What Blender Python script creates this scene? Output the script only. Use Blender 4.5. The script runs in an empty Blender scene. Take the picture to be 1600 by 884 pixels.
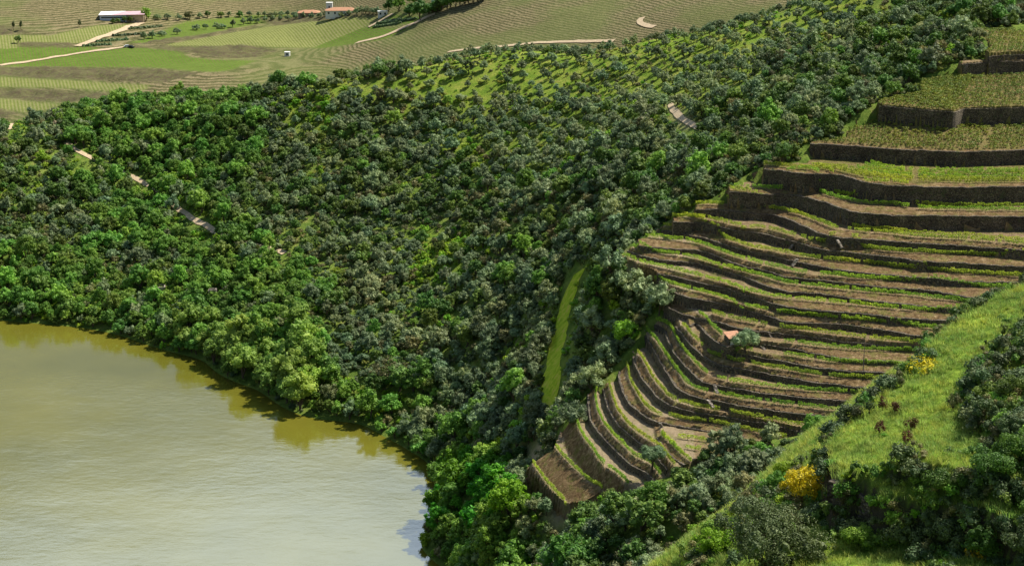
import bpy, math, random
import numpy as np
R0 = math.radians
rng = np.random.default_rng(7)
random.seed(7)
# ------------------------------------------------------------------ camera, light
F, H0, PITCH = 2790.0, 199.0, math.atan(792/2790.0)
SUN_AZ = (0.86, 0.51); SUN_EL = 52.0
scene = bpy.context.scene
cam = bpy.data.objects.new('camera', bpy.data.cameras.new('camera'))
scene.collection.objects.link(cam)
cam.location = (0, 0, H0); cam.rotation_euler = (math.pi/2-PITCH, 0, 0)
cam.data.sensor_width = 36; cam.data.lens = 36*F/1600
cam.data.clip_start = 1; cam.data.clip_end = 6000
scene.camera = cam
world = bpy.data.worlds.new('World'); scene.world = world; world.use_nodes = True
wt = world.node_tree; bg = wt.nodes['Background']
sky = wt.nodes.new('ShaderNodeTexSky'); sky.sky_type = 'NISHITA'; sky.sun_disc = False
sky.sun_elevation = R0(SUN_EL); sky.sun_rotation = math.atan2(SUN_AZ[0], SUN_AZ[1])
sky.air_density = 1.0; sky.dust_density = 1.2
# bright broken cloud added to the sky, its band shaped for the river's reflection
tc = wt.nodes.new('ShaderNodeTexCoord'); nz = wt.nodes.new('ShaderNodeTexNoise'); nz.inputs['Scale'].default_value = 2.2; nz.inputs['Detail'].default_value = 7
mpp = wt.nodes.new('ShaderNodeMapping'); mpp.inputs['Scale'].default_value = (1, 1, 2.6)
wt.links.new(tc.outputs['Generated'], mpp.inputs[0]); wt.links.new(mpp.outputs[0], nz.inputs['Vector'])
cr = wt.nodes.new('ShaderNodeValToRGB'); cr.color_ramp.elements[0].position = .36; cr.color_ramp.elements[1].position = .50
wt.links.new(nz.outputs['Fac'], cr.inputs[0])
wm_ = wt.nodes.new('ShaderNodeMix'); wm_.data_type = 'RGBA'; wm_.inputs[7].default_value = (23, 28, 34, 1)
sx_ = wt.nodes.new('ShaderNodeSeparateXYZ'); wt.links.new(tc.outputs['Generated'], sx_.inputs[0])
mr_ = wt.nodes.new('ShaderNodeMapRange'); mr_.inputs[1].default_value = .60; mr_.inputs[2].default_value = .46; mr_.inputs[3].default_value = .1; mr_.inputs[4].default_value = .85
wt.links.new(sx_.outputs[2], mr_.inputs[0])
mm_ = wt.nodes.new('ShaderNodeMath'); mm_.operation = 'MULTIPLY'; wt.links.new(cr.outputs[0], mm_.inputs[0]); wt.links.new(mr_.outputs[0], mm_.inputs[1])
my_ = wt.nodes.new('ShaderNodeMapRange'); my_.inputs[1].default_value = .1; my_.inputs[2].default_value = .55; wt.links.new(sx_.outputs[1], my_.inputs[0])
m2_ = wt.nodes.new('ShaderNodeMath'); m2_.operation = 'MULTIPLY'; wt.links.new(mm_.outputs[0], m2_.inputs[0]); wt.links.new(my_.outputs[0], m2_.inputs[1])
mz_ = wt.nodes.new('ShaderNodeMapRange'); mz_.inputs[1].default_value = .335; mz_.inputs[2].default_value = .41; wt.links.new(sx_.outputs[2], mz_.inputs[0])
m3_ = wt.nodes.new('ShaderNodeMath'); m3_.operation = 'MULTIPLY'; wt.links.new(m2_.outputs[0], m3_.inputs[0]); wt.links.new(mz_.outputs[0], m3_.inputs[1])
wt.links.new(m3_.outputs[0], wm_.inputs[0]); wt.links.new(sky.outputs[0], wm_.inputs[6]); wt.links.new(wm_.outputs[2], bg.inputs[0]); bg.inputs[1].default_value = 0.068
sl = bpy.data.lights.new('sun', 'SUN'); sl.energy = 5.0; sl.angle = R0(0.5); sl.color = (1, .95, .86)
so = bpy.data.objects.new('sun', sl); scene.collection.objects.link(so)
n_ = math.hypot(*SUN_AZ)
SD = np.array([SUN_AZ[0]/n_*math.cos(R0(SUN_EL)), SUN_AZ[1]/n_*math.cos(R0(SUN_EL)), math.sin(R0(SUN_EL))])
so.rotation_euler = (R0(90-SUN_EL), 0, math.atan2(SD[0], -SD[1]))
so.location = (0, 0, 600)
vs = scene.view_settings
vs.view_transform = 'Standard'; vs.look = 'None'; vs.exposure = 0.48; vs.gamma = 1
scene.render.engine = 'CYCLES'
scene.cycles.max_bounces = 5; scene.cycles.diffuse_bounces = 2; scene.cycles.glossy_bounces = 2
scene.cycles.transmission_bounces = 2; scene.cycles.transparent_max_bounces = 4
scene.cycles.use_adaptive_sampling = True
scene.cycles.use_denoising = True

# ------------------------------------------------------------------ projection helpers
cp, sp_ = math.cos(PITCH), math.sin(PITCH)
def ray(px, py):
    px = np.asarray(px, float); py = np.asarray(py, float)
    u = (px-800)/F; v = (442-py)/F
    return u, cp+v*sp_, -sp_+v*cp
def at_z(px, py, z):
    a, b, c = ray(px, py); k = (np.asarray(z, float)-H0)/c
    return np.stack([a*k, b*k, np.broadcast_to(np.asarray(z, float), np.shape(a*k))], -1)
def G(px, py, D):                       # picture point + rough distance -> world point
    return at_z(px, py, H0-(py+350)/2790.0*D)
def proj(x, y, z):
    dz = z-H0
    f = y*cp-dz*sp_; up = y*sp_+dz*cp
    f = np.maximum(f, 1e-3)
    return 800+F*x/f, 442-F*up/f
def tps_fit(P, Z, smooth=0.0):
    n = len(P); d = np.hypot(P[:, None, 0]-P[None, :, 0], P[:, None, 1]-P[None, :, 1])/100
    K = np.where(d > 0, d*d*np.log(d+1e-12), 0)+np.eye(n)*smooth
    Q = np.c_[np.ones(n), P/100]
    A = np.block([[K, Q], [Q.T, np.zeros((3, 3))]])
    w = np.linalg.lstsq(A, np.r_[Z, 0, 0, 0], rcond=None)[0]
    return (P.copy(), w)
def tps_eval(m, x, y):
    P, w = m; x = np.asarray(x, float); y = np.asarray(y, float); sh = x.shape
    x = x.ravel(); y = y.ravel(); out = np.empty(len(x))
    for s in range(0, len(x), 20000):
        xx = x[s:s+20000]; yy = y[s:s+20000]
        d2 = ((xx[:, None]-P[:, 0])**2+(yy[:, None]-P[:, 1])**2)/1e4
        out[s:s+20000] = (0.5*d2*np.log(d2+1e-24))@w[:-3]+w[-3]+w[-2]*xx/100+w[-1]*yy/100
    return out.reshape(sh)
def inpoly(x, y, poly):
    poly = np.asarray(poly, float); c = np.zeros(np.shape(x), bool)
    x1, y1 = poly[-1][:2]
    for q in poly:
        x2, y2 = q[:2]
        if y1 != y2:
            c ^= ((y1 > y) != (y2 > y)) & (x < (x2-x1)*(y-y1)/(y2-y1)+x1)
        x1, y1 = x2, y2
    return c
def dist_pl(x, y, pl):
    d = np.full(np.shape(x), 1e9)
    for a, b in zip(pl[:-1], pl[1:]):
        ax, ay = a[:2]; bx, by = b[:2]; L = (bx-ax)**2+(by-ay)**2+1e-9
        t = np.clip(((x-ax)*(bx-ax)+(y-ay)*(by-ay))/L, 0, 1)
        d = np.minimum(d, np.hypot(x-ax-t*(bx-ax), y-ay-t*(by-ay)))
    return d
def resample(pl, n=None, step=None):
    pl = np.asarray(pl, float); s = np.r_[0, np.cumsum(np.linalg.norm(np.diff(pl[:, :2], axis=0), axis=1))]
    if n is None: n = max(2, int(s[-1]/step)+1)
    t = np.linspace(0, s[-1], n)
    return np.stack([np.interp(t, s, pl[:, k]) for k in range(pl.shape[1])], -1)
def smooth_pl(pl, k=2):
    pl = pl.copy()
    for _ in range(k):
        q = pl.copy(); q[1:-1] = (pl[:-2]+2*pl[1:-1]+pl[2:])/4; pl = q
    return pl
def vnoise(x, y, scale, seed=0):        # value noise, bicubic-ish
    x = np.asarray(x, float)/scale+1000; y = np.asarray(y, float)/scale+1000
    xi = np.floor(x).astype(np.int64); yi = np.floor(y).astype(np.int64)
    fx = x-xi; fy = y-yi; fx = fx*fx*(3-2*fx); fy = fy*fy*(3-2*fy)
    def h(a, b):
        v = (a*374761393+b*668265263+seed*974634777) & 0x7fffffff
        v = ((v ^ (v >> 13))*1274126177) & 0x7fffffff
        return ((v ^ (v >> 16)) & 0xffff)/65535.0
    return (h(xi, yi)*(1-fx)+h(xi+1, yi)*fx)*(1-fy)+(h(xi, yi+1)*(1-fx)+h(xi+1, yi+1)*fx)*fy
def fbm(x, y, s, seed=0, o=4):
    r = 0; a = 1; t = 0
    for k in range(o):
        r = r+a*vnoise(x, y, s/2**k, seed+k*17); t += a; a *= .55
    return r/t
def sstep(a, b, x):
    t = np.clip((x-a)/(b-a), 0, 1); return t*t*(3-2*t)

# ------------------------------------------------------------------ object helpers
def tag(o, label=None, cat=None, group=None, kind=None):
    if label: o['label'] = label
    if cat: o['category'] = cat
    if group: o['group'] = group
    if kind: o['kind'] = kind
    return o
def link(o, parent=None):
    scene.collection.objects.link(o)
    if parent is not None: o.parent = parent
    return o
def mesh_obj(name, V, Fc, mat, parent=None, smooth=False, attrs=None):
    me = bpy.data.meshes.new(name)
    if isinstance(V, np.ndarray): V = V.tolist()
    if isinstance(Fc, np.ndarray): Fc = Fc.tolist()
    me.from_pydata(V, [], Fc)
    mats = mat if isinstance(mat, (list, tuple)) else [mat]
    for m in mats: me.materials.append(m)
    if smooth: me.polygons.foreach_set('use_smooth', [True]*len(me.polygons))
    if attrs:
        for k, arr in attrs.items():
            a = me.color_attributes.new(k, 'FLOAT_COLOR', 'POINT')
            a.data.foreach_set('color', np.asarray(arr, np.float32).ravel())
    me.update()
    return link(bpy.data.objects.new(name, me), parent)
def empty(name, loc, rz=0, s=1):
    o = bpy.data.objects.new(name, None); o.location = loc; o.rotation_euler = (0, 0, rz); o.scale = (s, s, s)
    o.empty_display_size = .5
    return link(o)
class MB:
    def __init__(s): s.V = []; s.F = []
    def add(s, V, Fc):
        n = len(s.V); s.V += [tuple(map(float, v)) for v in V]; s.F += [tuple(int(i)+n for i in f) for f in Fc]; return s
    def box(s, c, d, rz=0, taper=1.0):
        hx, hy, hz = d[0]/2, d[1]/2, d[2]/2; ca, sa = math.cos(rz), math.sin(rz); V = []
        for z, k in ((-hz, 1), (hz, taper)):
            for x, y in ((-hx, -hy), (hx, -hy), (hx, hy), (-hx, hy)):
                x *= k; y *= k
                V.append((c[0]+x*ca-y*sa, c[1]+x*sa+y*ca, c[2]+z))
        return s.add(V, [(0, 3, 2, 1), (4, 5, 6, 7), (0, 1, 5, 4), (1, 2, 6, 5), (2, 3, 7, 6), (3, 0, 4, 7)])
    def tube(s, pts, rad, n=6):
        pts = [np.array(p, float) for p in pts]; V = []; Fc = []
        for i, p in enumerate(pts):
            d = pts[min(i+1, len(pts)-1)]-pts[max(i-1, 0)]; d /= np.linalg.norm(d)+1e-9
            a = np.cross(d, (0, 0, 1)) if abs(d[2]) < .9 else np.cross(d, (1, 0, 0)); a /= np.linalg.norm(a); b = np.cross(d, a)
            for k in range(n):
                t = 2*math.pi*k/n; V.append(p+rad[i]*(math.cos(t)*a+math.sin(t)*b))
        for i in range(len(pts)-1):
            for k in range(n):
                Fc.append((i*n+k, i*n+(k+1) % n, (i+1)*n+(k+1) % n, (i+1)*n+k))
        Fc.append(tuple(range(n))[::-1]); Fc.append(tuple((len(pts)-1)*n+k for k in range(n)))
        return s.add(V, Fc)
    def build(s, name, mat, parent=None, smooth=False): return mesh_obj(name, s.V, s.F, mat, parent, smooth)

# ------------------------------------------------------------------ materials
def newmat(name):
    m = bpy.data.materials.new(name); m.use_nodes = True
    return m, m.node_tree, m.node_tree.nodes['Principled BSDF']
def N(nt, t, **kw):
    n = nt.nodes.new(t)
    for k, v in kw.items(): setattr(n, k, v)
    return n
def ramp(nt, src, stops, interp='LINEAR'):
    r = N(nt, 'ShaderNodeValToRGB'); r.color_ramp.interpolation = interp
    el = r.color_ramp.elements
    while len(el) < len(stops): el.new(0.5)
    for e, (p, c) in zip(el, stops): e.position = p; e.color = (*c, 1)
    nt.links.new(src, r.inputs[0]); return r.outputs[0]
def noise(nt, vec, scale, detail=4, rough=.6, dist=0):
    n = N(nt, 'ShaderNodeTexNoise'); n.inputs['Scale'].default_value = scale; n.inputs['Detail'].default_value = detail
    n.inputs['Roughness'].default_value = rough; n.inputs['Distortion'].default_value = dist
    nt.links.new(vec, n.inputs['Vector']); return n.outputs['Fac']
def mix(nt, fac, a, b, mode='MIX'):
    m = N(nt, 'ShaderNodeMix', data_type='RGBA', blend_type=mode)
    for s, v in ((m.inputs[0], fac), (m.inputs[6], a), (m.inputs[7], b)):
        if isinstance(v, (int, float)): s.default_value = v
        elif isinstance(v, tuple): s.default_value = (*v, 1)
        else: nt.links.new(v, s)
    return m.outputs[2]
def math_(nt, op, a, b=None, clamp=False):
    m = N(nt, 'ShaderNodeMath', operation=op, use_clamp=clamp)
    for s, v in ((m.inputs[0], a), (m.inputs[1], b)):
        if v is None: continue
        if isinstance(v, (int, float)): s.default_value = v
        else: nt.links.new(v, s)
    return m.outputs[0]
def bump(nt, bsdf, h, dist, strength=1):
    b = N(nt, 'ShaderNodeBump'); b.inputs['Distance'].default_value = dist; b.inputs['Strength'].default_value = strength
    nt.links.new(h, b.inputs['Height']); nt.links.new(b.outputs[0], bsdf.inputs['Normal'])
def pos(nt): return N(nt, 'ShaderNodeNewGeometry').outputs['Position']
def objco(nt): return N(nt, 'ShaderNodeTexCoord').outputs['Object']
def plain(name, col, rough=.8, var=.25, scale=1.5):
    m, nt, b = newmat(name)
    f = noise(nt, objco(nt), scale, 5)
    c = ramp(nt, f, [(.3, tuple(x*(1-var) for x in col)), (.7, tuple(min(1, x*(1+var)) for x in col))])
    nt.links.new(c, b.inputs['Base Color']); b.inputs['Roughness'].default_value = rough
    b.inputs['Specular IOR Level'].default_value = .2
    return m
def leafmat(name, cols, trans=.3, vscale=.9, hvar=.03, vvar=.35, pscale=.05):
    m, nt, b = newmat(name)
    oi = N(nt, 'ShaderNodeObjectInfo')
    f = noise(nt, objco(nt), vscale, 3, .7)
    c = ramp(nt, f, [(.28, cols[0]), (.5, cols[1]), (.72, cols[2])])
    hs = N(nt, 'ShaderNodeHueSaturation')
    mr = N(nt, 'ShaderNodeMapRange'); nt.links.new(oi.outputs['Random'], mr.inputs[0])
    mr.inputs[3].default_value = 1.18-vvar; mr.inputs[4].default_value = 1.22+vvar
    nt.links.new(mr.outputs[0], hs.inputs['Value'])
    r2 = math_(nt, 'FRACT', math_(nt, 'MULTIPLY', oi.outputs['Random'], 7.31))
    h2 = N(nt, 'ShaderNodeMapRange'); nt.links.new(r2, h2.inputs[0]); h2.inputs[3].default_value = .5-hvar; h2.inputs[4].default_value = .5+hvar*.8
    nt.links.new(h2.outputs[0], hs.inputs['Hue'])
    gn = N(nt, 'ShaderNodeNewGeometry')
    pn = ramp(nt, noise(nt, gn.outputs['Position'], pscale, 4), [(.34, (.72, .80, .85)), (.5, (1, 1, 1)), (.66, (1.28, 1.15, .95))])
    c = mix(nt, 1, c, pn, 'MULTIPLY')
    nt.links.new(c, hs.inputs['Color'])
    nt.links.new(hs.outputs[0], b.inputs['Base Color'])
    b.inputs['Roughness'].default_value = .6; b.inputs['Specular IOR Level'].default_value = .25
    tr = N(nt, 'ShaderNodeBsdfTranslucent'); nt.links.new(hs.outputs[0], tr.inputs[0])
    mx = N(nt, 'ShaderNodeMixShader'); mx.inputs[0].default_value = trans
    nt.links.new(b.outputs[0], mx.inputs[1]); nt.links.new(tr.outputs[0], mx.inputs[2])
    nt.links.new(mx.outputs[0], nt.nodes['Material Output'].inputs[0])
    return m
M = {}
M['olive'] = leafmat('olive_leaves', [(.08, .125, .052), (.185, .25, .11), (.34, .41, .21)], .3)
M['oak'] = leafmat('oak_leaves', [(.045, .085, .018), (.10, .18, .03), (.20, .29, .05)], .3)
M['broad'] = leafmat('broad_leaves', [(.06, .14, .02), (.15, .29, .04), (.26, .43, .07)], .35, hvar=.02)
M['lush'] = leafmat('lush_leaves', [(.04, .13, .008), (.09, .27, .014), (.16, .40, .025)], .35, vvar=.15)
M['willow'] = leafmat('willow_leaves', [(.13, .22, .04), (.25, .37, .06), (.38, .50, .10)], .4, vvar=.14, hvar=.012)
M['lime'] = leafmat('lime_leaves', [(.11, .22, .01), (.20, .36, .02), (.30, .46, .04)], .35, vvar=.2)
M['brown'] = leafmat('dry_twigs', [(.07, .08, .03), (.16, .155, .055), (.27, .25, .10)], .2, hvar=.01)
M['dark'] = leafmat('dark_leaves', [(.035, .06, .02), (.08, .12, .04), (.15, .20, .08)], .2)
M['yellow'] = leafmat('broom_flowers', [(.10, .13, .02), (.62, .47, .01), (.90, .74, .03)], .3, vvar=.1, vscale=3.5)
M['vine'] = leafmat('vine_leaves', [(.17, .25, .025), (.33, .46, .045), (.54, .64, .09)], .35, vvar=.12)
M['vine2'] = leafmat('vine_leaves_dull', [(.11, .14, .025), (.20, .25, .04), (.32, .36, .07)], .3, vvar=.2)
M['grass'] = leafmat('grass_blades', [(.15, .22, .035), (.29, .39, .075), (.48, .54, .17)], .45, vvar=.35, hvar=.035, pscale=.35)
M['rust'] = leafmat('rusty_leaves', [(.07, .03, .012), (.14, .06, .02), (.10, .10, .03)], .2, vvar=.2)
M['bark'] = plain('bark', (.10, .075, .05), .9, .35, 4)
M['post'] = plain('weathered_post', (.16, .13, .10), .9, .3, 3)
M['white'] = plain('white_render', (.75, .74, .70), .8, .06, .6)
M['tanwall'] = plain('tan_render', (.42, .33, .22), .9, .15, .6)
M['greywall'] = plain('grey_cladding', (.66, .72, .78), .6, .08, .5)
M['darkglass'] = plain('dark_opening', (.03, .035, .045), .3, .2, 1)
M['tile'] = plain('terracotta', (.46, .24, .14), .85, .2, 1.2)
M['pinkroof'] = plain('pink_metal_roof', (.58, .38, .40), .6, .1, .3)
M['paint'] = plain('pale_paint', (.8, .8, .8), .4, .03, 1)

def stone_mat(name, c1, c2, c3, sc=2.6):
    m, nt, b = newmat(name); p = pos(nt)
    mp = N(nt, 'ShaderNodeMapping'); mp.inputs['Scale'].default_value = (1, 1, 1.9); nt.links.new(p, mp.inputs[0])
    v = N(nt, 'ShaderNodeTexVoronoi'); v.inputs['Scale'].default_value = sc; nt.links.new(mp.outputs[0], v.inputs['Vector'])
    sep = N(nt, 'ShaderNodeSeparateColor'); nt.links.new(v.outputs['Color'], sep.inputs[0])
    c = ramp(nt, sep.outputs[0], [(0, c1), (.5, c2), (1, c3)])
    d = ramp(nt, v.outputs['Distance'], [(.35, (1, 1, 1)), (.62, (.35, .33, .3))])
    c = mix(nt, 1, c, d, 'MULTIPLY')
    big = ramp(nt, noise(nt, p, .25, 4), [(.32, (.55, .5, .47)), (.68, (1.35, 1.3, 1.2))])
    c = mix(nt, 1, c, big, 'MULTIPLY')
    moss = ramp(nt, noise(nt, p, .7, 5), [(.56, (0, 0, 0)), (.68, (1, 1, 1))])
    c = mix(nt, math_(nt, 'MULTIPLY', moss, .6), c, (.07, .09, .03))
    nt.links.new(c, b.inputs['Base Color']); b.inputs['Roughness'].default_value = .95
    bump(nt, b, math_(nt, 'SUBTRACT', 1, v.outputs['Distance']), .25, .8)
    return m
M['stone'] = stone_mat('dry_stone', (.07, .058, .042), (.15, .125, .09), (.27, .23, .17), 3.0)
M['palestone'] = stone_mat('pale_stone', (.3, .27, .23), (.42, .38, .33), (.55, .5, .44), 1.6)

def soil_mat():
    m, nt, b = newmat('terrace_earth'); p = pos(nt)
    f = noise(nt, p, .9, 8, .72)
    c = ramp(nt, f, [(.28, (.05, .032, .014)), (.44, (.17, .112, .05)), (.57, (.34, .235, .115)), (.70, (.60, .46, .26))])
    f2 = noise(nt, p, .12, 4)
    c = mix(nt, math_(nt, 'MULTIPLY', ramp(nt, f2, [(.35, (0, 0, 0)), (.65, (1, 1, 1))]), .5), c, (.20, .12, .06), 'MIX')
    at = N(nt, 'ShaderNodeVertexColor', layer_name='zone'); sep = N(nt, 'ShaderNodeSeparateColor'); nt.links.new(at.outputs[0], sep.inputs[0])
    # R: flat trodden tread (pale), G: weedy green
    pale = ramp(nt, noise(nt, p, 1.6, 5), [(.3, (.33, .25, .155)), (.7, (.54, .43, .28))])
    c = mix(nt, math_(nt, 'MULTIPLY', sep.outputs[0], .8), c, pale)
    g = ramp(nt, noise(nt, p, 2.2, 5), [(.3, (.10, .12, .02)), (.7, (.26, .29, .06))])
    gm = ramp(nt, noise(nt, p, .35, 5, .7), [(.50, (0, 0, 0)), (.63, (1, 1, 1))])
    c = mix(nt, math_(nt, 'MULTIPLY', gm, .55), c, g)
    c = mix(nt, sep.outputs[1], c, g)
    nt.links.new(c, b.inputs['Base Color']); b.inputs['Roughness'].default_value = 1; b.inputs['Specular IOR Level'].default_value = .05
    bump(nt, b, noise(nt, p, 1.5, 8, .78), .9, 1)
    return m
M['soil'] = soil_mat()

def ground_mat():
    m, nt, b = newmat('hillside_ground'); p = pos(nt)
    f = noise(nt, p, .22, 8, .7)
    c = ramp(nt, f, [(.25, (.05, .09, .018)), (.45, (.11, .18, .03)), (.58, (.20, .26, .05)), (.7, (.25, .20, .09))])
    at = N(nt, 'ShaderNodeVertexColor', layer_name='zone'); sep = N(nt, 'ShaderNodeSeparateColor'); nt.links.new(at.outputs[0], sep.inputs[0])
    md = ramp(nt, noise(nt, p, .16, 7, .68), [(.28, (.09, .17, .02)), (.45, (.17, .26, .03)), (.58, (.26, .31, .05)), (.72, (.34, .29, .09))])
    c = mix(nt, sep.outputs[0], c, md)
    lw = ramp(nt, noise(nt, p, .5, 6, .7), [(.32, (.22, .36, .015)), (.48, (.44, .58, .03)), (.6, (.60, .60, .07)), (.72, (.55, .40, .18))])
    c = mix(nt, sep.outputs[1], c, lw)
    so_ = ramp(nt, noise(nt, p, .6, 6, .7), [(.3, (.27, .19, .11)), (.7, (.50, .40, .26))])
    c = mix(nt, sep.outputs[2], c, so_)
    nt.links.new(c, b.inputs['Base Color']); b.inputs['Roughness'].default_value = 1; b.inputs['Specular IOR Level'].default_value = .05
    bump(nt, b, noise(nt, p, .9, 8, .75), .9, 1)
    return m
M['ground'] = ground_mat()
M['path'] = plain('dirt_path', (.52, .40, .25), .95, .22, .8)

def far_mat():
    m, nt, b = newmat('far_terraced_land'); p = pos(nt)
    sx = N(nt, 'ShaderNodeSeparateXYZ'); nt.links.new(p, sx.inputs[0])
    wig = math_(nt, 'MULTIPLY', math_(nt, 'SUBTRACT', noise(nt, p, .02, 5), .5), 1.6)
    wig2 = math_(nt, 'MULTIPLY', math_(nt, 'SUBTRACT', noise(nt, p, .25, 5, .7), .5), 1.0)
    h = math_(nt, 'ADD', math_(nt, 'ADD', sx.outputs[2], wig), wig2)
    st = math_(nt, 'FRACT', math_(nt, 'MULTIPLY', h, 1.25))
    band = ramp(nt, st, [(0, (.07, .075, .03)), (.2, (.14, .14, .06)), (.4, (.34, .29, .175)), (.7, (.26, .23, .13)), (.92, (.10, .105, .045))])
    v = ramp(nt, noise(nt, p, .8, 6, .85), [(.34, (.38, .40, .36)), (.66, (1.5, 1.42, 1.35))])
    band = mix(nt, .12, band, (.22, .205, .11))
    c = mix(nt, 1, band, v, 'MULTIPLY')
    gg = ramp(nt, noise(nt, p, .012, 5), [(.46, (0, 0, 0)), (.56, (1, 1, 1))])
    c = mix(nt, math_(nt, 'MULTIPLY', gg, .55), c, (.15, .19, .055))
    at = N(nt, 'ShaderNodeVertexColor', layer_name='zone'); sep = N(nt, 'ShaderNodeSeparateColor'); nt.links.new(at.outputs[0], sep.inputs[0])
    at2 = N(nt, 'ShaderNodeVertexColor', layer_name='rows'); s2 = N(nt, 'ShaderNodeSeparateColor'); nt.links.new(at2.outputs[0], s2.inputs[0])
    # green fields with planted rows: running diagonally
    d = math_(nt, 'ADD', math_(nt, 'MULTIPLY', sx.outputs[0], .86), math_(nt, 'MULTIPLY', sx.outputs[1], .26))
    d = math_(nt, 'ADD', d, math_(nt, 'MULTIPLY', wig2, .6))
    rw = math_(nt, 'SINE', math_(nt, 'MULTIPLY', d, 3.6))
    rwc = ramp(nt, math_(nt, 'ADD', math_(nt, 'MULTIPLY', rw, .5), .5), [(.1, (.16, .19, .055)), (.8, (.13, .235, .03))])
    rwy = ramp(nt, math_(nt, 'ADD', math_(nt, 'MULTIPLY', rw, .5), .5), [(.1, (.30, .31, .13)), (.8, (.19, .24, .06))])
    fld = mix(nt, s2.outputs[0], rwc, rwy)
    fld = mix(nt, 1, fld, ramp(nt, noise(nt, p, .3, 6, .8), [(.3, (.72, .72, .7)), (.7, (1.2, 1.15, 1.1))]), 'MULTIPLY')
    c = mix(nt, sep.outputs[0], c, fld)
    bk = ramp(nt, noise(nt, p, .35, 7, .78), [(.3, (.07, .065, .035)), (.46, (.14, .115, .07)), (.56, (.14, .15, .055)), (.66, (.22, .18, .13)), (.78, (.15, .17, .06))])
    c = mix(nt, sep.outputs[1], c, bk)
    c = mix(nt, sep.outputs[2], c, (.46, .40, .28))
    c = mix(nt, 1, c, (.86, .84, .80), 'MULTIPLY')
    nt.links.new(c, b.inputs['Base Color']); b.inputs['Roughness'].default_value = 1; b.inputs['Specular IOR Level'].default_value = .05
    bump(nt, b, noise(nt, p, .45, 8, .75), .8, 1)
    return m
M['far'] = far_mat()

def water_mat():
    m, nt, b = newmat('muddy_river_water'); p = pos(nt)
    c = ramp(nt, noise(nt, p, .012, 4), [(.3, (.110, .106, .012)), (.7, (.175, .160, .019))])
    nt.links.new(c, b.inputs['Base Color'])
    b.inputs['Roughness'].default_value = .06; b.inputs['IOR'].default_value = 1.5
    b.inputs['Specular IOR Level'].default_value = .9
    mp = N(nt, 'ShaderNodeMapping'); mp.inputs['Scale'].default_value = (.55, 1, 1); mp.inputs['Rotation'].default_value = (0, 0, .2)
    nt.links.new(p, mp.inputs[0])
    calm = ramp(nt, noise(nt, p, .02, 4), [(.35, (.25, .25, .25)), (.65, (1, 1, 1))])
    h = math_(nt, 'ADD', math_(nt, 'MULTIPLY', noise(nt, mp.outputs[0], .55, 6, .65), 1), math_(nt, 'MULTIPLY', noise(nt, mp.outputs[0], .07, 3), 2))
    h = math_(nt, 'MULTIPLY', h, calm)
    bump(nt, b, h, .05, 1)
    return m
M['water'] = water_mat()

def near_mat():
    m, nt, b = newmat('near_slope_turf'); p = pos(nt)
    c = ramp(nt, noise(nt, p, .7, 8, .72), [(.28, (.08, .13, .02)), (.45, (.17, .27, .03)), (.6, (.28, .40, .05)), (.75, (.30, .28, .08))])
    at = N(nt, 'ShaderNodeVertexColor', layer_name='zone'); sep = N(nt, 'ShaderNodeSeparateColor'); nt.links.new(at.outputs[0], sep.inputs[0])
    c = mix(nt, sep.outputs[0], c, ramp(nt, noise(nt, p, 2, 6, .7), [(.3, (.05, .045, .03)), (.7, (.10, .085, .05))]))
    nt.links.new(c, b.inputs['Base Color']); b.inputs['Roughness'].default_value = 1; b.inputs['Specular IOR Level'].default_value = .05
    bump(nt, b, noise(nt, p, 3, 8, .75), .25, 1)
    return m
M['near'] = near_mat()
def dist_z(x, y, pl):
    d = np.full(np.shape(x), 1e9); z = np.zeros(np.shape(x))
    for a, b in zip(pl[:-1], pl[1:]):
        L = (b[0]-a[0])**2+(b[1]-a[1])**2+1e-9
        t = np.clip(((x-a[0])*(b[0]-a[0])+(y-a[1])*(b[1]-a[1]))/L, 0, 1)
        q = np.hypot(x-a[0]-t*(b[0]-a[0]), y-a[1]-t*(b[1]-a[1])); m_ = q < d
        d = np.where(m_, q, d); z = np.where(m_, a[2]+(b[2]-a[2])*t, z)
    return d, z
# ------------------------------------------------------------------ terraces read off the slope (front edge R of each tread, top W of the wall below it)
T = []   # name, zR, zW, R, W, walled, tread rise, rows (offsets from the edge)
def terr(name, zR, zW, R, W, wall=True, rise=.15, rows=(.5,), row=True, x1=True):
    T.append(dict(name=name, zR=zR, zW=zW, R=R, W=W, wall=wall, rise=rise, rows=rows if row else ()))
E = 1660
terr('U0', 120.0, 119.0, [(1545,85),(1570,82),(E,78)], [(1545,89),(1570,87),(E,83)], rise=3.2, row=False)
terr('U1', 117.6, 117.2, [(1500,99),(1540,96),(E,92)], [(1503,101),(1540,98),(E,94)], rise=.3, row=False)
terr('U2', 108.8, 108.4, [(1374,164),(1430,169),(1490,174),(1504,169),(E,165)], [(1374,166),(1430,171),(1490,176),(1504,171),(E,167)], rise=5.0, row=False)
terr('A', 100.1, 99.8, [(1266,222),(1330,225),(1400,231),(1500,235),(E,230)], [(1266,225),(1330,228),(1400,234),(1500,238),(E,233)], rise=3.8, row=False)
terr('B', 95.3, 94.9, [(1194,259),(1237,264),(1306,267),(1344,277),(1400,284),(1512,287),(E,285)], [(1194,264),(1219,267),(1237,270),(1269,272),(1306,272),(1325,277),(1344,283),(1362,288),(1400,290),(1462,293),(1512,293),(E,290)], rise=.6, rows=(.5,2.8,5.1,7.4,9.7,12.0))
terr('C', 89.9, 89.2, [(1149,292),(1200,297),(1231,297),(1250,295),(1269,297),(1287,305),(1306,310),(1325,315),(1350,320),(1400,322),(1431,328),(1500,330),(E,331)],
     [(1140,300),(1156,301),(1200,304),(1241,304),(1262,309),(1287,316),(1312,325),(1331,331),(1356,334),(1400,337),(1500,338),(E,340)], rows=(.5,4.2))
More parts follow.
